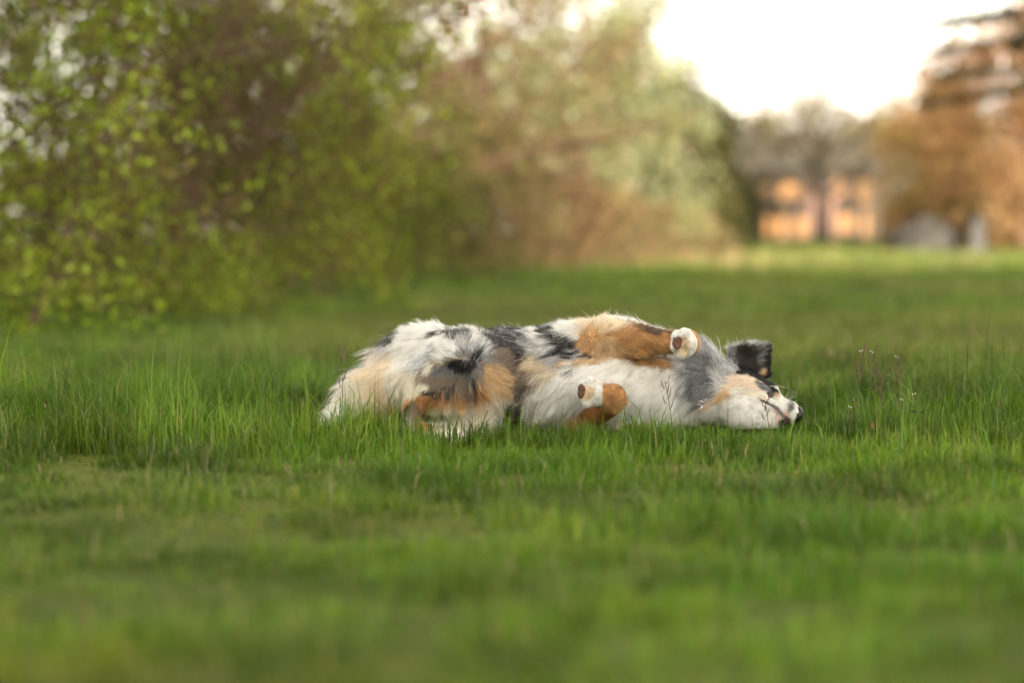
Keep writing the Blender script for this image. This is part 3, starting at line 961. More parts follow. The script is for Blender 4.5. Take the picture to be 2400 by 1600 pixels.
    short = np.clip((.03 - Ln) / .02, 0, 1)
    bright = bright * np.exp(gz * (.06 + .42 * tick)) * (1 + short * .7 * (fbm(root, 160, 99, 2) - .5))
    col = np.clip(col * bright[:, None], .004, .86)
    r0 = np.where(Ln < .012, .00032, .00044)
    rad = r0[:, None] * (1 - .8 * (np.arange(M) / (M - 1)) ** 1.5)[None]
    cu = bpy.data.hair_curves.new("fur")
    cu.add_curves([M] * N)
    cu.attributes["position"].data.foreach_set("vector", pts.astype(np.float32).ravel())
    ra = cu.attributes.get("radius") or cu.attributes.new("radius", 'FLOAT', 'POINT')
    ra.data.foreach_set("value", rad.astype(np.float32).ravel())
    ca = cu.attributes.new("coat", 'FLOAT_COLOR', 'CURVE')
    cc = np.ones((N, 4), dtype=np.float32); cc[:, :3] = col
    ca.data.foreach_set("color", cc.ravel())
    o = bpy.data.objects.new("fur", cu)
    COL.objects.link(o)
    o.parent = body.parent
    o.matrix_parent_inverse = Matrix.Translation(-dog.location)
    m, nt, out = new_mat("dog_fur")
    a = nt.nodes.new("ShaderNodeAttribute"); a.attribute_name = "coat"
    h = nt.nodes.new("ShaderNodeBsdfHairPrincipled")
    h.model = 'CHIANG'; h.parametrization = 'COLOR'
    h.inputs["Roughness"].default_value = .45
    h.inputs["IOR"].default_value = 1.4
    h.inputs["Radial Roughness"].default_value = .7
    h.inputs["Coat"].default_value = .0
    h.inputs["Random Roughness"].default_value = .1
    nt.links.new(a.outputs["Color"], h.inputs["Color"])
    d = nt.nodes.new("ShaderNodeBsdfDiffuse")
    nt.links.new(a.outputs["Color"], d.inputs["Color"])
    mx = nt.nodes.new("ShaderNodeMixShader"); mx.inputs[0].default_value = .5
    nt.links.new(h.outputs[0], mx.inputs[1]); nt.links.new(d.outputs[0], mx.inputs[2])
    nt.links.new(mx.outputs[0], out.inputs[0])
    cu.materials.append(m)
    tag(o, kind="stuff")
    return o
build_fur()
# ------------------------------------------------------------------ trees and shrubs beyond the lawn
def leaf_cards(C, size, rng, aspect=.55, droop=0.0):
    """diamond leaves at centres C, random attitudes"""
    n = len(C)
    a = rng.normal(0, 1, (n, 3)); a[:, 2] -= droop
    a /= np.linalg.norm(a, axis=1, keepdims=True)
    b = rng.normal(0, 1, (n, 3)); b -= a * np.sum(a * b, axis=1, keepdims=True); b /= np.linalg.norm(b, axis=1, keepdims=True)
    c = np.cross(a, b)
    s = (size * rng.uniform(.6, 1.3, n))[:, None]
    fold = c * s * .10
    V = np.stack([C - a * s * .5, C + b * s * aspect * .5 + fold, C + a * s * .5, C - b * s * aspect * .5 + fold], 1)
    Q = np.arange(n * 4).reshape(n, 4)
    return V.reshape(-1, 3), Q

M_BARK = {}
def bark(key, col, col2):
    if key not in M_BARK:
        M_BARK[key] = mat_plain("bark_" + key, col, .9, col2=col2, nscale=9, bump=.4, spec=.15)
    return M_BARK[key]
M_LEAF = mat_leaf("leaf", trans=.5, gloss=.02)

def grow(rng, start, direction, length, radius, levels, tubes, tips, spread=.8, kids=(3, 5), up=.15, wiggle=.16, shrink=.62, minr=.003, depth=0, flat=0.0):
    n = 5 if depth < 2 else (4 if depth < 3 else 3)
    pts = [np.array(start, dtype=float)]; d = np.array(direction, dtype=float); d /= np.linalg.norm(d)
    seg = length / (n - 1)
    for i in range(n - 1):
        d = d + rng.normal(0, wiggle, 3); d[2] += up * (.6 if depth else .3); d[2] *= (1 - flat)
        d /= np.linalg.norm(d)
        pts.append(pts[-1] + d * seg)
    r1 = max(radius * .45, minr)
    tubes.append((pts, [radius + (r1 - radius) * k / (n - 1) for k in range(n)], 7 if depth == 0 else (5 if depth == 1 else (4 if depth == 2 else 3))))
    if depth >= levels:
        tips.extend(pts[1:])
        return
    if depth >= levels - 1: tips.extend(pts[2:])
    for _ in range(rng.integers(kids[0], kids[1] + 1)):
        t = rng.uniform(.3, 1.0)
        i = min(int(t * (n - 1)), n - 2)
        p = pts[i] + (pts[i + 1] - pts[i]) * (t * (n - 1) - i)
        nd = d + rng.normal(0, spread, 3)
        grow(rng, p, nd, length * shrink * rng.uniform(.75, 1.2), max(radius * .5, minr), levels, tubes, tips, spread, kids, up, wiggle, shrink, minr, depth + 1, flat)

def ground_at(px, d):
    x = (px - 1200.0) / 5667.0 * d
    y = d - CAM_D
    return np.array((x, y, float(terrain_z(np.array([x]), np.array([y]))[0]) - .03))

def pick_cols(rng, n, pal, P=None, scale=1.2, seed=0):
    pal = np.array(pal)
    if P is not None:
        t = np.clip(fbm(P, scale, seed, 2) * 1.9 - .45 + rng.normal(0, .16, n), 0, .999)
        i = (t * len(pal)).astype(int)
    else:
        i = rng.integers(0, len(pal), n)
    return np.clip(pal[i] * rng.lognormal(0, .18, n)[:, None], .003, .85)

def finish_plant(name, base, tubes, leafC, leaf_size, pal, barkm, label, cat, group, rng, seed, wood="trunk", green="crown", aspect=.6, droop=0.0, pal_scale=1.2):
    root = empty(name, base)
    tag(root, label, cat, group)
    b = MB()
    for pts, rads, n in tubes: b.tube(pts, rads, n, cap=False)
    me = bpy.data.meshes.new(wood)
    me.from_pydata(b.v, [], b.f); me.update()
    link_mesh(wood, me, barkm, root)
    if len(leafC):
        V, Q = leaf_cards(leafC, leaf_size, rng, aspect, droop)
        lm = mesh_quads(green, V, Q)
        cols = pick_cols(rng, len(leafC), pal, leafC, pal_scale, seed)
        vcol(lm, "tint", np.repeat(cols, 4, axis=0))
        link_mesh(green, lm, M_LEAF, root, smooth=False)
    return root

def shrub(px, d, h, r, nleaf, size, pal, label, seed, stems=9, barkm=None, clump=.50, cscale=1.35, name="shrub", group="shrubs along the edge of the lawn", low=.0, levels=2):
    rng = np.random.default_rng(seed)
    base = ground_at(px, d)
    tubes, tips = [], []
    for k in range(stems):
        a = 2 * math.pi * (k + rng.random()) / stems
        s = base + np.array((math.cos(a), math.sin(a), 0)) * r * rng.uniform(.05, .4)
        dr = np.array((math.cos(a) * .45, math.sin(a) * .45, 1.0)) + rng.normal(0, .15, 3)
        grow(rng, s, dr, h * rng.uniform(.6, .95), .009 * h / 3 * rng.uniform(.7, 1.5), levels, tubes, tips, .65, (5, 7), .1, .16, .48, .0026)
    tips = np.array(tips)
    m = int(nleaf * 1.1)
    C = tips[rng.integers(0, len(tips), m)] + rng.normal(0, .085 * h / 3, (m, 3))
    # leaves fill the bush down to the ground, broad below and rounded above
    m = int(nleaf * 1.5)
    zf = rng.random(m) ** 1.15
    a = rng.uniform(0, 2 * math.pi, m)
    rr = np.sqrt(rng.uniform(.12, 1, m)) * r * 1.12 * np.sqrt(np.clip(1 - zf ** 2.2, .05, 1))
    S = base + np.stack([np.cos(a) * rr, np.sin(a) * rr, .02 + zf * h], -1)
    C = np.concatenate([C, S]); rng.shuffle(C)
    C = C[C[:, 2] > base[2] + .03 + low]
    keep = fbm(C, cscale, seed, 3) > clump + rng.normal(0, .03, len(C))
    C = C[keep][:nleaf]
    return finish_plant(name, base, tubes, C, size, pal, barkm, label, "shrub", group, rng, seed, wood="stems", green="foliage")

def tree(px, d, h, crown_r, nleaf, size, pal, label, seed, barkm, trunk_r=.12, first=.25, levels=3, spread=.8, up=.12, clump=.0, cscale=.9, name="tree", cat="tree", group=None, kids=(3, 5), scatter=.25, flat=0.0, droop=0.0, lean=(0, 0), aspect=.6, shell=.0):
    rng = np.random.default_rng(seed)
    base = ground_at(px, d)
    tubes, tips = [], []
    n = 8
    tp = [base + np.array((lean[0] * (k / (n-1)) ** 1.5, lean[1] * (k / (n-1)) ** 1.5, h * .85 * k / (n-1))) + np.append(rng.normal(0, .02 * h * .2, 2), 0) * (k > 0) for k in range(n)]
    tubes.append((tp, [trunk_r * (1.35 if k == 0 else 1 - .8 * k / (n-1)) for k in range(n)], 9))
    nb = int(9 + h)
    for k in range(nb):
        t = first + (1 - first) * (k + rng.random()) / nb
        i = min(int(t * (n-1)), n - 2)
        p = tp[i] + (tp[i+1] - tp[i]) * (t * (n-1) - i)
        a = k * 2.4 + rng.normal(0, .4)
        L = crown_r * (1.05 - .55 * max(0, (t - .45) / .55)) * rng.uniform(.75, 1.15)
        grow(rng, p, (math.cos(a), math.sin(a), .35 + .5 * t), L, trunk_r * .38 * (1.1 - t * .6), levels, tubes, tips, spread, kids, up, .16, .55, .006, 1, flat)
    tips = np.array(tips)
    m = int(nleaf * (2.2 if clump else 1.05))
    C = tips[rng.integers(0, len(tips), m)] + rng.normal(0, scatter, (m, 3))
    if shell:
        k = int(nleaf * shell)
        u = rng.normal(0, 1, (k, 3)); u /= np.linalg.norm(u, axis=1, keepdims=True)
        S = base + np.array((lean[0]*.6, lean[1]*.6, h * (.5 + first * .4))) + u * np.array((crown_r, crown_r, h * (.5 - first * .4))) * rng.uniform(.55, 1.03, (k, 1))
        C = np.concatenate([C, S])
    if clump: C = C[fbm(C, cscale, seed, 3) > clump]
    rng.shuffle(C)
    C = C[C[:, 2] > base[2] + .25][:nleaf]
    return finish_plant(name, base, tubes, C, size, pal, barkm, label, cat, group, rng, seed, aspect=aspect, droop=droop)

B_BROWN = bark("brown", (.150, .092, .058), (.08, .052, .036))
B_GREY = bark("grey", (.17, .145, .12), (.09, .075, .06))
SPRING = [(.07, .09, .013), (.13, .165, .017), (.21, .27, .02), (.32, .42, .026), (.37, .48, .032), (.27, .24, .032)]
OLIVE = [(.06, .065, .018), (.10, .10, .025), (.15, .13, .035), (.12, .12, .025)]
BUDS = [(.20, .14, .06), (.26, .19, .09), (.16, .12, .05), (.24, .22, .08)]
PALE = [(.20, .22, .09), (.28, .30, .13), (.36, .36, .16), (.33, .38, .20), (.40, .44, .28)]
DEEP = [(.03, .04, .014), (.05, .06, .02), (.08, .085, .03)]
RUSTY = [(.36, .19, .09), (.43, .25, .12), (.50, .32, .16), (.40, .26, .12)]
TWIGGY = [(.13, .080, .038), (.19, .12, .055), (.09, .06, .028)]
HEDGEROW = TWIGGY[:2] + [(.08, .10, .016), (.14, .18, .018)] + [(.21, .28, .022), (.32, .42, .03), (.18, .20, .025)] + TWIGGY[2:]
STRAW = [(.30, .20, .10), (.38, .27, .15), (.24, .15, .08)]

HEDGE = [
 (-430, 12.2, 3.0, 1.0, 9000, .045, SPRING, "leafy spring-green shrub cut off by the photo's left edge, nearest of the hedge", .46),
 (20, 12.1, 3.1, .80, 12000, .044, SPRING + TWIGGY[:2], "tall leafy shrub at the left edge with pale sky glinting through its gaps", .495),
 (250, 13.8, 3.0, .85, 13000, .046, TWIGGY + HEDGEROW + SPRING[2:4], "brown-twigged shrub with scattered green leaves, second in the hedge", .49),
 (450, 15.9, 2.6, .9, 13000, .050, TWIGGY + HEDGEROW + SPRING[3:4], "dense brown and green shrub in the middle of the hedge", .45),
 (620, 18.0, 2.1, 1.0, 12500, .054, SPRING + TWIGGY + SPRING[3:5], "bright green shrub whose lowest sprays lean over the lawn behind the dog's tail", .42),
 (790, 21.5, 1.65, 1.05, 9500, .058, HEDGEROW + OLIVE, "green-flecked brown shrub standing behind the dog's rump", .40),
 (940, 25.0, 1.45, 1.15, 8000, .062, OLIVE + [(.09, .10, .02)] + TWIGGY[:1], "dark olive shrub at the receding end of the hedge", .38),
]
for i, (px, d, h, r, nl, sz, pal, lab, cl) in enumerate(HEDGE):
    shrub(px, d, h, r, nl, sz, pal, lab, 100 + i, barkm=B_BROWN, clump=cl, stems=6 if i < 5 else 9, levels=3 if i < 5 else 2)
LOW = "low thickets under the trees"
for i, (px, d, h, r, nl, sz, pal, lab) in enumerate([
 (-60, 30, 1.5, 1.8, 5000, .09, OLIVE + TWIGGY, "low brown thicket seen through the gaps at the left end of the hedge"),
 (200, 33, 1.5, 1.9, 5000, .09, OLIVE + TWIGGY, "low brown thicket behind the hedge's second shrub"),
 (440, 36, 1.6, 2.0, 5000, .10, OLIVE + TWIGGY, "low brown thicket behind the middle of the hedge"),
 (650, 38, 1.7, 2.0, 5000, .10, OLIVE + STRAW[2:], "low olive thicket behind the bright green shrub"),
 (850, 38, 1.8, 2.0, 5500, .10, OLIVE + STRAW[2:], "low tan thicket behind the bare-limbed tree"),
 (1075, 29, 1.9, 1.3, 7000, .07, OLIVE + STRAW[2:], "low olive-brown thicket under the bare-limbed tree"),
 (1200, 32, 1.4, 1.5, 7000, .07, STRAW + TWIGGY + OLIVE[:1], "low brown thicket under the tan budding tree"),
 (1330, 35, 1.15, 1.6, 6000, .075, STRAW + BUDS, "pale straw-coloured brush at the foot of the pale green tree"),
 (1480, 39, 1.0, 1.6, 5500, .08, STRAW + PALE[:2], "pinkish-tan brush where the lawn meets the pale green tree"),
 (1590, 47, 1.6, 1.4, 6500, .10, OLIVE + DEEP, "dark green brush at the foot of the silvery green tree"),
 (1650, 56, 1.8, 1.1, 5000, .11, DEEP + OLIVE[:2], "dark brush beside the left end of the house"),
 (1735, 60, 1.5, .55, 3000, .11, DEEP, "small dark evergreen bush at the left corner of the house"),
 (2190, 62, 1.5, 1.2, 5000, .12, [(.20, .20, .05), (.28, .24, .06)] + OLIVE, "olive brush behind the grey boulder"),
 (2260, 60, 1.9, 2.0, 6500, .12, [(.34, .24, .05), (.26, .22, .05)] + RUSTY[:2], "ochre brush between the boulder and the rust-orange tree"),
 (2400, 54, 1.8, 2.0, 6500, .12, [(.30, .24, .05), (.22, .20, .05)] + RUSTY[:1], "yellow-brown brush under the rust-orange tree"),
 (2560, 50, 1.8, 2.0, 5000, .12, [(.26, .22, .05)] + RUSTY[:1], "yellow-brown brush at the right edge of the lawn")]):
    shrub(px, d, h, r, nl, sz, pal, lab, 120 + i, barkm=B_BROWN, clump=.36, group=LOW, stems=10)

tree(540, 20.0, 5.0, 1.2, 7000, .06, HEDGEROW, "slender brown-limbed tree rising just behind the middle of the hedge", 201, B_BROWN, .07, .12, clump=.46, group="trees behind the hedge", up=.08, shell=.3)
tree(400, 22.5, 5.2, 1.2, 7000, .07, HEDGEROW + BUDS[:2], "twiggy tree with sparse new leaves behind the hedge's brown middle", 202, B_BROWN, .08, .12, clump=.42, group="trees behind the hedge", up=.08, shell=.3)
tree(720, 25.5, 5.0, 1.6, 7500, .07, HEDGEROW + OLIVE, "green and brown tree behind the brightest shrub", 203, B_BROWN, .08, .12, clump=.43, group="trees behind the hedge", up=.08, shell=.4)
tree(860, 28, 5.0, 3.4, 3600, .075, BUDS + OLIVE[:1], "bare-limbed brown tree with long spreading boughs and tan buds", 204, B_BROWN, .14, .16, clump=.48, up=.02, flat=.14, scatter=.2)
tree(1130, 33, 5.6, 2.4, 6000, .085, BUDS + STRAW, "tan budding tree between the bare-limbed tree and the pale green tree", 205, B_BROWN, .12, .12, clump=.44)
tree(1370, 39, 7.6, 1.6, 17000, .11, PALE, "tall pale green tree in fresh leaf beside the open sky", 206, B_GREY, .13, .06, clump=.40, droop=.6, shell=.5)
tree(1530, 45, 3.3, 1.2, 8000, .12, PALE[1:] + OLIVE[:1], "smaller silvery green tree leaning out from the tall pale green tree", 207, B_GREY, .1, .06, clump=.42, droop=.5, shell=.5)
tree(1620, 54, 3.2, 1.35, 8000, .13, DEEP + OLIVE, "dark green bushy tree just left of the house", 208, B_BROWN, .1, .05, clump=.38, shell=.6)
tree(1470, 43, 8.6, 2.6, 900, .08, BUDS + OLIVE, "thin twiggy tree reaching from behind the pale green tree into the bright sky", 215, B_GREY, .08, .5, clump=.46, scatter=.3)
tree(1925, 62, 3.6, 2.1, 2600, .10, BUDS + [(.30, .25, .18)], "grey-trunked bare tree standing in front of the house", 210, B_GREY, .24, .34, clump=.42, spread=.8, scatter=.4)
tree(1815, 66, 3.5, 1.7, 2200, .11, BUDS + [(.30, .25, .18)], "thin bare tree in front of the left half of the house", 221, B_GREY, .10, .3, clump=.42, spread=.9, scatter=.35, group="bare trees by the house")
tree(2045, 68, 3.7, 1.8, 2400, .11, BUDS + [(.30, .25, .18)], "thin bare tree in front of the right end of the house", 222, B_GREY, .10, .3, clump=.42, spread=.9, scatter=.35, group="bare trees by the house")
tree(-60, 16.5, 4.6, 1.2, 7000, .055, SPRING[1:] + TWIGGY[:1], "slim leafy tree filling the upper left corner behind the hedge", 223, B_BROWN, .05, .2, clump=.43, group="trees behind the hedge", up=.08, shell=.6)
tree(2400, 47, 4.7, 1.9, 14000, .13, RUSTY, "rust-orange leafed tree at the right edge", 211, B_BROWN, .14, .12, clump=.36, shell=.6)
tree(2170, 55, 3.3, 1.15, 6000, .13, [(.38, .26, .05), (.30, .24, .05), (.42, .30, .07)] + RUSTY[1:3], "small yellow-ochre tree left of the rust-orange tree", 212, B_BROWN, .1, .12, clump=.42, shell=.5)
tree(2560, 52, 5.0, 2.0, 9000, .14, RUSTY + OLIVE[:1], "rust-brown tree running out of the right edge of the photo", 213, B_BROWN, .14, .12, clump=.36, shell=.6)

def pine(px, d, h, seed, label):
    rng = np.random.default_rng(seed)
    base = ground_at(px, d)
    tubes = [([base, base + np.array((.02, 0, h * .5)), base + np.array((0, 0, h))], [.17, .11, .02], 9)]
    C = []
    for k in range(52):
        t = .33 + .65 * k / 52
        a = k * 2.39 + rng.normal(0, .3)
        L = (1 - t) * 4.4 * rng.uniform(.6, 1.15) + .25
        p = base + np.array((0, 0, h * t)); dr = np.array((math.cos(a), math.sin(a), .02))
        pts = [p + dr * L * s + np.array((0, 0, -.22 * L * s * s + .12 * L * s ** 3)) for s in np.linspace(0, 1, 6)]
        tubes.append((pts, [.045 * (1 - .8 * s) * (1.1 - t) + .006 for s in np.linspace(0, 1, 6)], 5))
        n = int(210 * L / 1.5)
        s = rng.uniform(.18, 1.0, n)
        q = np.array([pts[min(int(v * 5), 4)] + (pts[min(int(v * 5), 4) + 1] - pts[min(int(v * 5), 4)]) * (v * 5 - min(int(v * 5), 4)) for v in s])
        side = np.array((-math.sin(a), math.cos(a), 0))
        q = q + side * (rng.normal(0, .13, n) * L * .5 * (1.1 - s))[:, None] + rng.normal(0, .045, (n, 3))
        C.append(q)
    C = np.concatenate(C)
    return finish_plant("pine_tree", base, tubes, C, .15, [(.022, .032, .013), (.035, .045, .017), (.06, .06, .022)], B_BROWN, label, "tree", None, rng, seed, aspect=.3, green="crown")
pine(2440, 41, 8.5, 301, "dark pine with level boughs at the upper right corner")

for i, (px, d, h, r, pal, lab) in enumerate([
 (1620, 88, 4.4, 2.6, OLIVE, "far olive tree behind the dark green bushy tree"),
 (1760, 100, 4.6, 2.8, BUDS + OLIVE, "far brownish tree showing above the left end of the house roof"),
 (2090, 96, 4.8, 2.6, BUDS + OLIVE, "far tan tree showing above the right end of the house roof"),
 (2230, 84, 4.2, 2.6, [(.36, .25, .06)] + OLIVE, "far ochre tree behind the grey boulder"),
 (2400, 90, 4.6, 3.0, RUSTY + OLIVE, "far rusty tree glimpsed behind the right-hand trees"),
 (1450, 75, 4.6, 2.8, OLIVE + PALE[:1], "far olive tree hidden behind the pale green tree"),
 (1000, 52, 3.4, 3.0, BUDS + OLIVE, "far tan tree seen between the boughs of the bare-limbed tree"),
 (1220, 58, 4.4, 3.0, BUDS + OLIVE, "far olive-tan tree behind the tan budding tree")]):
    tree(px, d, h, r, 4500, .2, pal, lab, 400 + i, B_BROWN, .13, .08, levels=2, clump=.40, shell=.6, group="distant trees behind the lawn", name="tree")
# ------------------------------------------------------------------ house, boulder, post
def build_house():
    d = 82.0
    x0, x1 = (1735 - 1200) / 5667 * d, (2150 - 1200) / 5667 * d
    y0 = d - CAM_D
    zg = float(terrain_z(np.array([(x0 + x1) / 2]), np.array([y0]))[0]) - .1
    W = x1 - x0; D = 5.0; H = 2.55
    root = empty("house", ((x0 + x1) / 2, y0, zg))
    tag(root, "small tan house with grey roof and an amber glow added to its windows beyond the lawn", "house")
    m_wall = mat_plain("house_render", (.030, .022, .017), .9, .25, 3.0, bump=.2)
    m_roof = mat_plain("roof_slate", (.11, .105, .10), .8, .3, 6.0, bump=.3)
    m_trim = mat_plain("window_paint", (.06, .035, .022), .6)
    m_door = mat_plain("door_paint", (.18, .07, .04), .5)
    m_glow, nt, out = new_mat("pane_glow")
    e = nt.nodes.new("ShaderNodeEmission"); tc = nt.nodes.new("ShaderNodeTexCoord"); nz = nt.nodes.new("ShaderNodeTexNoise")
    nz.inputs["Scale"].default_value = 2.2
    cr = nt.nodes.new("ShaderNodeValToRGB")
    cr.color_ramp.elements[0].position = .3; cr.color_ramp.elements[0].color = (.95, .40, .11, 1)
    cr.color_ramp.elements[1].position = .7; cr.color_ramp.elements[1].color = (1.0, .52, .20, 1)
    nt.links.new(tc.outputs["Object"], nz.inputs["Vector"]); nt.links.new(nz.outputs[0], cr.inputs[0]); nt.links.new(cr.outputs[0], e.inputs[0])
    e.inputs[1].default_value = .34  # panes glow by emission in place of the low sun they reflect
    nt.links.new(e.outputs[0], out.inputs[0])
    MB().box(((x0 + x1) / 2, y0 + D / 2, zg + H / 2), (W, D, H)).build("wall", m_wall, root, smooth=False)
    rb = MB(); ov = .35; rz = zg + H + .002
    A = [(x0 - ov, y0 - ov, rz), (x1 + ov, y0 - ov, rz), (x1 + ov, y0 + D + ov, rz), (x0 - ov, y0 + D + ov, rz)]
    rb.add(A + [(x0 - ov, y0 + D / 2, rz + 1.35), (x1 + ov, y0 + D / 2, rz + 1.35)], [(0, 1, 5, 4), (2, 3, 4, 5), (1, 2, 5), (3, 0, 4), (3, 2, 1, 0)])
    roof = rb.build("roof", m_roof, root, smooth=False)
    MB().box((x1 - 1.2, y0 + D / 2 + .3, rz + 1.35), (.5, .5, 1.0)).build("chimney", m_wall, roof, smooth=False)
    def X(px): return (px - 1200) / 5667 * d
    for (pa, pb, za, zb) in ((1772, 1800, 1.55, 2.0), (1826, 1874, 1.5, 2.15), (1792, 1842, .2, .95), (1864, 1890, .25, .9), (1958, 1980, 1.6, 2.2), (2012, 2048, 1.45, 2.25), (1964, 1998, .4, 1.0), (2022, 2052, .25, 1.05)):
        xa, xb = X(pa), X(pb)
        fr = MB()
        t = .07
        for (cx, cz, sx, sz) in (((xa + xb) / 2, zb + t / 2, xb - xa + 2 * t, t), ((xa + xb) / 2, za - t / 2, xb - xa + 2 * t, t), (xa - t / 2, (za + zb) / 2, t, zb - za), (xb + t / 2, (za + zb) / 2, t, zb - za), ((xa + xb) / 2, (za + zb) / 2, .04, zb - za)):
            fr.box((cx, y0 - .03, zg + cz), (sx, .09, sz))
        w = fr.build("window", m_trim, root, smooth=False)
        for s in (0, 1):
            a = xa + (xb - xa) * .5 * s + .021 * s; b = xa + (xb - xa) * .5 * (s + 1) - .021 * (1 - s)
            MB().box(((a + b) / 2, y0 - .012, zg + (za + zb) / 2), (b - a, .02, zb - za)).build("pane", m_glow, w, smooth=False)
    dr = MB().box((X(1926), y0 - .03, zg + 1.0), (.85, .06, 2.0)).build("door", m_door, root, smooth=False)
    MB().ball((X(1926) + .33, y0 - .09, zg + 1.0), .04, 8, 6).build("handle", m_trim, dr)
build_house()

def build_boulder():
    d = 47.0
    base = ground_at(2160, d)
    m = mat_plain("granite", (.085, .082, .075), .9, col2=(.028, .027, .025), nscale=2.5, bump=.6, spec=.2)
    b = MB().ball((0, 0, 0), 1.0, 32, 20)
    V = np.array(b.v)
    V *= (1 + .30 * (fbm(V + 5, 1.3, 9, 3) - .5))[:, None]
    x = V[:, 0]
    V[:, 2] *= np.where(x < 0, 1 - .55 * np.clip(-x, 0, 1), 1)
    V = V * np.array((.82, .6, .62)) + base + np.array((0, 0, .10))
    b.v = [tuple(v) for v in V]
    o = b.build("boulder", m)
    tag(o, "large grey boulder on the far edge of the lawn beside the house", "boulder")
    px = 2290
    g = ground_at(px, 46.0)
    root = empty("marker_post", g)
    tag(root, "short pale grey post standing right of the boulder", "post")
    mw = mat_plain("weathered_white_paint", (.085, .086, .09), .7, .3, 8)
    MB().box(g + np.array((0, 0, .32)), (.24, .24, .68)).build("shaft", mw, root, smooth=False)
    cap = MB(); c = g + np.array((0, 0, .663)); s = .15
    cap.add([c + np.array(v) for v in ((-s, -s, 0), (s, -s, 0), (s, s, 0), (-s, s, 0), (0, 0, .09))], [(0, 1, 4), (1, 2, 4), (2, 3, 4), (3, 0, 4), (3, 2, 1, 0)])
    cap.build("cap", mw, root, smooth=False)
build_boulder()

def build_shade_block():
    """added unseen building behind the viewer, put there to shade the near lawn, the hedge foot and the dog"""
    c = np.array((11.0, -49.0, 0.0)); W, D, H = 62.0, 9.0, 11.2  # added mass, sized for where its shadow edge falls
    root = empty("shade_block", c)
    tag(root, "added unseen building far behind the viewer, shading the lawn and dog", "shade_block")
    mw = mat_plain("shade_block_boards", (.30, .24, .19), .9, .3, 2.0, bump=.3)
    mr = mat_plain("shade_block_roof", (.20, .19, .18), .8, .3, 2.0)
    MB().box(c + np.array((0, 0, H / 2 - .2)), (W, D, H)).build("wall", mw, root, smooth=False)
    z = H - .198; o = .5
    A = [c + np.array(v) for v in ((-W/2-o, -D/2-o, z), (W/2+o, -D/2-o, z), (W/2+o, D/2+o, z), (-W/2-o, D/2+o, z), (-W/2-o, 0, z + 3.4), (W/2+o, 0, z + 3.4))]
    MB().add(A, [(0, 1, 5, 4), (2, 3, 4, 5), (1, 2, 5), (3, 0, 4), (3, 2, 1, 0)]).build("roof", mr, root, smooth=False)
    for x in (-16, 4, 20):
        MB().box(c + np.array((x, D / 2 + .03, 1.7)), (3.2, .06, 3.4)).build("door", mr, root, smooth=False)
build_shade_block()
# ------------------------------------------------------------------ grass
def grass_height(x, y):
    P = np.stack([x, y, np.zeros_like(x)], -1)
    f = fbm(P, 2.3, 51, 3); g = fbm(P, 9.0, 52, 2)
    h = .014 + .034 * smoothstep(.25, .75, f) + .028 * smoothstep(.35, .75, g)
    wob = (fbm(P, 1.8, 60, 2) - .5)
    # long grass left of the dog and behind its tail
    tl = (1 - smoothstep(-.78, -.50, x + .25 * wob)) * smoothstep(-.62, -.50, y + .22 * wob) * (1 - smoothstep(.9, 2.2, y))
    # long grass beyond the nose
    tr = smoothstep(.70, .86, x + .2 * wob - .10 * smoothstep(.2, .8, y)) * smoothstep(-.25, .1, y + .2 * wob) * (1 - smoothstep(1.0, 2.4, y))
    h = h + .038 * tl * (.4 + 1.0 * g) + .038 * tr * (.4 + 1.1 * g)
    # tussock in front of the tail, tufts round the hind feet
    for cx, cy, r, a in ((-.24, -.24, .13, .030), (-.13, -.24, .10, .032), (-.52, -.38, .16, .030), (-.38, -.42, .12, .018)):
        h = h + a * np.exp(-((x - cx) ** 2 + (y - cy) ** 2) / r ** 2)
    # cropped lawn in front
    front = 1 - smoothstep(-.85, -.45, y)
    h = h * (1 - .30 * front)
    # worn thin by the chin
    h = h * (1 - .58 * np.exp(-(((x - .60) / .17) ** 2 + ((y + .20) / .22) ** 2)))
    return h

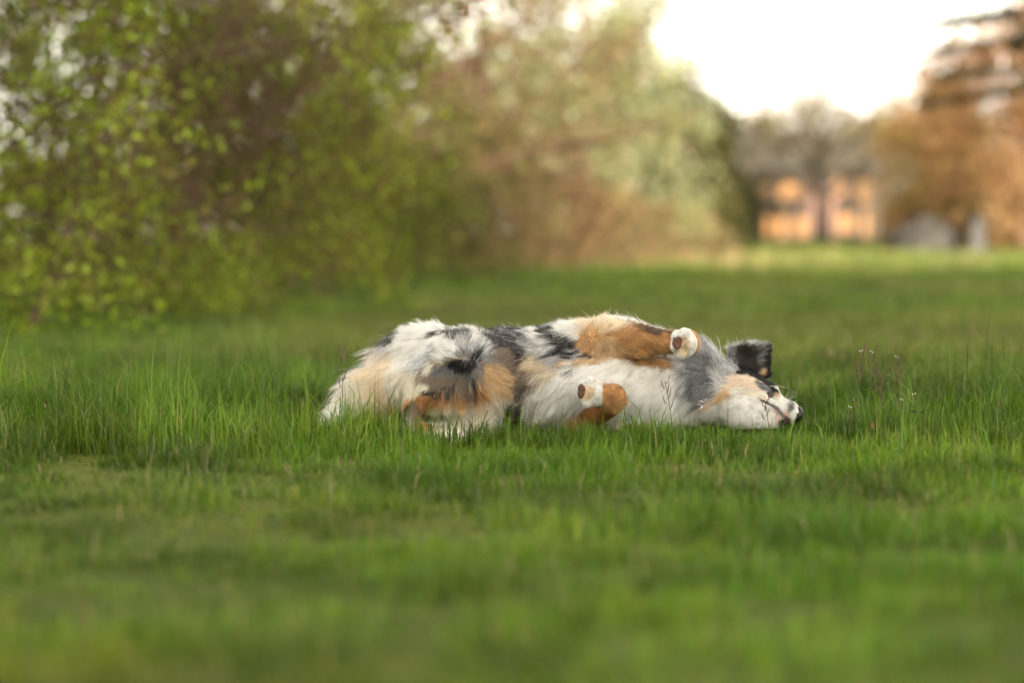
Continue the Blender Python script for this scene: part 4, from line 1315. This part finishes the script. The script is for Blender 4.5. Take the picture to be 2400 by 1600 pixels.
BLADE_BASE = np.array([(.066, .138, .008), (.090, .166, .010), (.130, .202, .014), (.054, .110, .009), (.165, .194, .022)])
def build_grass():
    rng = np.random.default_rng(77)
    VV, LL, ST, TT, CC = [], [], [], [], []
    nv = nl = 0
    for (d0, d1, dens, wmul, simple) in ((1.5, 3.2, 8000, 1.0, 0), (3.2, 4.8, 10000, 1.0, 0), (4.8, 7.0, 14000, 1.0, 0), (7.0, 10, 6000, 1.25, 0), (10, 16, 2100, 2.0, 1), (16, 30, 480, 4.0, 1), (30, 64, 115, 8.0, 1)):
        hw = .24 * d1 + .7
        n = int((d1 - d0) * 2 * hw * dens)
        x = rng.uniform(-hw, hw, n); d = rng.uniform(d0, d1, n)
        ok = np.abs(x) < .24 * d + .7
        x, y = x[ok], d[ok] - CAM_D
        # grass grows in tufts
        P = np.stack([x, y, np.zeros_like(x)], -1)
        keep = rng.random(len(x)) < .15 + 1.4 * smoothstep(.25, .7, fbm(P, 9.0, 52, 2))
        x, y, P = x[keep], y[keep], P[keep]
        n = len(x)
        H = grass_height(x, y) * rng.lognormal(0, .32, n)
        H = H * np.where(rng.random(n) < .03, 1.45, 1.0)
        if wmul > 1: H = H * (1 + .10 * (wmul - 1))
        z = terrain_z(x, y) - .004
        a = rng.uniform(0, 2 * math.pi, n)
        lean = np.clip(np.abs(rng.normal(.34, .32, n)), 0, 1.15)
        ld = np.stack([np.cos(a), np.sin(a)], -1) + np.stack([fbm(P, 6.0, 71, 2) - .5, fbm(P, 6.0, 72, 2) - .5], -1) * 2.6
        ld /= np.linalg.norm(ld, axis=1, keepdims=True)
        w = rng.uniform(.0016, .0038, n) * wmul
        fa = rng.uniform(0, math.pi, n)
        sx, sy = np.cos(fa) * w * .5, np.sin(fa) * w * .5
        base = np.stack([x, y, z], -1)
        mid = base + np.stack([ld[:, 0] * lean * H * .25, ld[:, 1] * lean * H * .25, H * .55], -1)
        tip = base + np.stack([ld[:, 0] * lean * H * .95, ld[:, 1] * lean * H * .95, H * (1 - .38 * lean)], -1)
        near = (np.abs(x - .11) < .66) & (np.abs(y) < .42)
        if near.any():
            i = np.flatnonzero(near)
            bad = (sdf_at(base[i] + np.array((0, 0, .012))) < .004) | (sdf_at(mid[i]) < .006) | (sdf_at(tip[i]) < .004) | (sdf_at((tip[i] + mid[i]) / 2) < .004)
            m = np.ones(n, bool); m[i[bad]] = False
            # the dog's weight: under the fur the blades are gone, beside it they stay
            x, y, P, base, mid, tip, sx, sy = (q[m] for q in (x, y, P, base, mid, tip, sx, sy)); n = len(x)
        side = np.stack([sx, sy, np.zeros(n)], -1)
        t = np.clip(fbm(P, 1.1, 81, 3) * 1.8 - .4 + rng.normal(0, .22, n), 0, .999)
        c = BLADE_BASE[(t * len(BLADE_BASE)).astype(int)] * rng.lognormal(0, .16, n)[:, None]
        c = c * (.64 + .70 * smoothstep(.28, .72, fbm(P, 6.0, 83, 3)))[:, None] * (.85 + .3 * smoothstep(.3, .7, fbm(P, 1.6, 84, 2)))[:, None]
        big = fbm(P, .35, 90, 3)
        dist = np.sqrt(P[:, 0] ** 2 + (P[:, 1] + CAM_D) ** 2)
        warm = (smoothstep(.50, .72, big) * smoothstep(7, 11, dist))[:, None] * .4
        c = c * (1 - warm) + np.array((.20, .19, .05)) * warm
        dry = rng.random(n) < .02 + .05 * smoothstep(.5, .7, big) + .5 * smoothstep(.58, .66, big) * smoothstep(26, 34, dist)
        c[dry] = np.array((.36, .29, .14)) * rng.uniform(.6, 1.2, (dry.sum(), 1))
        if simple:
            V = np.stack([base - side, base + side, tip], 1).reshape(-1, 3)
            L = np.arange(n * 3) + nv
            VV.append(V); LL.append(L); ST.append(nl + np.arange(n) * 3); TT.append(np.full(n, 3)); CC.append(np.repeat(c, 3, axis=0))
            nv += n * 3; nl += n * 3
        else:
            V = np.stack([base - side, base + side, mid + side * .8, mid - side * .8, tip], 1).reshape(-1, 3)
            o = np.arange(n)[:, None] * 5
            L = np.concatenate([o + np.array([[0, 1, 2, 3]]), o + np.array([[3, 2, 4]])], 1).ravel() + nv
            s = np.stack([np.arange(n) * 7, np.arange(n) * 7 + 4], -1).ravel() + nl
            VV.append(V); LL.append(L); ST.append(s); TT.append(np.tile([4, 3], n)); CC.append(np.repeat(c, 5, axis=0))
            nv += n * 5; nl += n * 7
    me = mesh_np("grass", np.concatenate(VV), np.concatenate(LL), np.concatenate(ST), np.concatenate(TT))
    vcol(me, "tint", np.concatenate(CC))
    o = link_mesh("grass", me, mat_leaf("grass_blade", trans=.36, gloss=.03, rough=.4))
    tag(o, "fresh green meadow grass all round the dog", "grass", kind="stuff")
    print("grass faces", len(me.polygons))
build_grass()
# ------------------------------------------------------------------ weeds, seed heads, litter
m_stem = mat_plain("weed_stem", (.13, .11, .045), .7, .3, 40)
m_pod = mat_plain("weed_pod", (.13, .065, .045), .7, .3, 60)
m_petal = mat_plain("weed_petal", (.80, .80, .76), .6)

def bittercress(px, ptop, y, label, seed, lean=0.0, pods=9, flowers=True, name="bittercress"):
    rng = np.random.default_rng(seed)
    top = at(px, ptop, y)
    gx = top[0] - lean
    g = np.array((gx, y, float(terrain_z(np.array([gx]), np.array([y]))[0]) - .005))
    root = empty(name, g)
    tag(root, label, "weed", "wiry weeds standing in the grass")
    L = top - g
    n = 7
    pts = [g + L * t + np.array((math.sin(t * 3) * .004, 0, 0)) for t in np.linspace(0, 1, n)]
    MB().tube(pts, [.0012 - .0006 * k / (n-1) for k in range(n)], 5).build("stem", m_stem, root)
    h = np.linalg.norm(L)
    for k in range(pods):
        t = 1 - .45 * (k + .5) / pods
        p = g + L * t
        a = k * 2.4 + rng.normal(0, .3)
        d = np.array((math.cos(a) * .35, math.sin(a) * .35, 1.0)); d /= np.linalg.norm(d)
        q = p + np.array((math.cos(a), math.sin(a), .4)) * .006
        e = q + d * h * rng.uniform(.12, .2)
        MB().tube([p, q, (q + e) / 2, e], [.0005, .0011, .0012, .0004], 5).build("seed_pod", m_pod, root)
    if flowers:
        for k in range(2):
            a = k * 2.1 + rng.random()
            c = top + np.array((math.cos(a) * .0035, math.sin(a) * .0035, rng.uniform(-.002, .004)))
            MB().ball(c, (.0012, .0012, .0016), 8, 5).build("flower", m_petal, root)
    return root

WEEDS = [
 (2018, 822, .05, "tallest wiry weed right of the dog's nose, tipped with white flowers", .02, 11, True),
 (2044, 826, .07, "second tallest wiry weed, close beside the tallest one right of the nose", -.01, 10, True),
 (2066, 875, .06, "short brown-podded weed just right of the two tallest weeds", .01, 9, False),
 (2102, 838, .10, "single wiry weed with brown pods standing apart from the tall pair", -.01, 10, True),
 (2113, 938, .0, "small white-tipped weed low in the grass below the lone tall weed", .01, 6, True),
 (2142, 925, .05, "thin weed with a white tip, two steps right of the lone tall weed", .0, 7, True),
 (1993, 955, -.08, "low weed with a pale tip between the nose and the tall weeds", .01, 6, True),
 (2345, 945, .0, "brown weed near the right edge of the grass", .015, 8, True),
 (1558, 893, -.22, "dark forked seed head in front of the dog's white chest", -.02, 6, False),
 (1792, 938, -.24, "thin dark seed head crossing the dog's lower jaw", -.01, 5, False),
 (801, 815, -.05, "pale wispy seed head beside the dog's tail", .005, 7, False),
 (442, 955, .1, "small dark seed head in the long grass left of the dog", .0, 6, False),
 (232, 940, .1, "pale-tipped weed near the left edge of the long grass", .01, 6, True),
]
for i, (px, pt, y, lab, lean, pods, fl) in enumerate(WEEDS):
    bittercress(px, pt, y, lab, 500 + i, lean, pods, fl)

def fallen_leaf(px, py, y, L, col, label, seed, rz, tilt=.5, lift=.03):
    rng = np.random.default_rng(seed)
    p = at(px, py, y)
    nu, nvv = 9, 5
    vs = []
    for i in range(nu):
        t = i / (nu - 1)
        w = L * .32 * math.sin(math.pi * t ** .8) ** .8 if 0 < t < 1 else .0004
        for j in range(nvv):
            s = j / (nvv - 1) * 2 - 1
            vs.append((L * (t - .5), w * s, .25 * w * s * s + .05 * L * math.sin(t * 4 + seed)))
    fs = [(i*nvv+j, (i+1)*nvv+j, (i+1)*nvv+j+1, i*nvv+j+1) for i in range(nu-1) for j in range(nvv-1)]
    n = len(vs)
    vs += [(a, b, c - .0006) for a, b, c in vs]
    fs += [tuple(k + n for k in reversed(f)) for f in fs]
    R = Matrix.Rotation(rz, 3, 'Z') @ Matrix.Rotation(tilt, 3, 'X')
    m = MB().add([Vector(p) + R @ Vector(v) for v in vs], fs)
    o = m.build("fallen_leaf", mat_plain("dry_leaf", col, .8, .35, 120, bump=.3))
    tag(o, label, "leaf", "dead leaves on the lawn")
fallen_leaf(1012, 1106, -.72, .034, (.55, .36, .20), "pale tan dead leaf on the cropped grass in front of the dog", 3, 1.1, 1.0)
fallen_leaf(2052, 998, -.02, .030, (.42, .17, .05), "orange-brown dead leaf in the grass below the tall weeds", 5, .4, 1.1)
fallen_leaf(410, 1118, -.80, .040, (.40, .37, .31), "greyish dead leaf on the lawn below the long grass", 8, .2, .7)
fallen_leaf(1755, 1108, -.72, .036, (.42, .38, .26), "thin straw-coloured leaf on the lawn below the dog's muzzle", 9, .8, .8)

def twig():
    a, b = at(2130, 962, .05), at(2205, 985, .02)
    root = empty("twig", a)
    tag(root, "short dark broken twig lying in the grass near the right edge", "twig")
    mt = mat_plain("twig_bark", (.09, .065, .05), .9, .4, 80)
    MB().tube([a, a * .6 + b * .4 + np.array((0, 0, .006)), b], [.0028, .0024, .0014], 6).build("stick", mt, root)
    c = a * .6 + b * .4 + np.array((0, 0, .006))
    MB().tube([c, c + np.array((.012, -.004, .012))], [.0016, .0008], 5).build("side_shoot", mt, root)
twig()
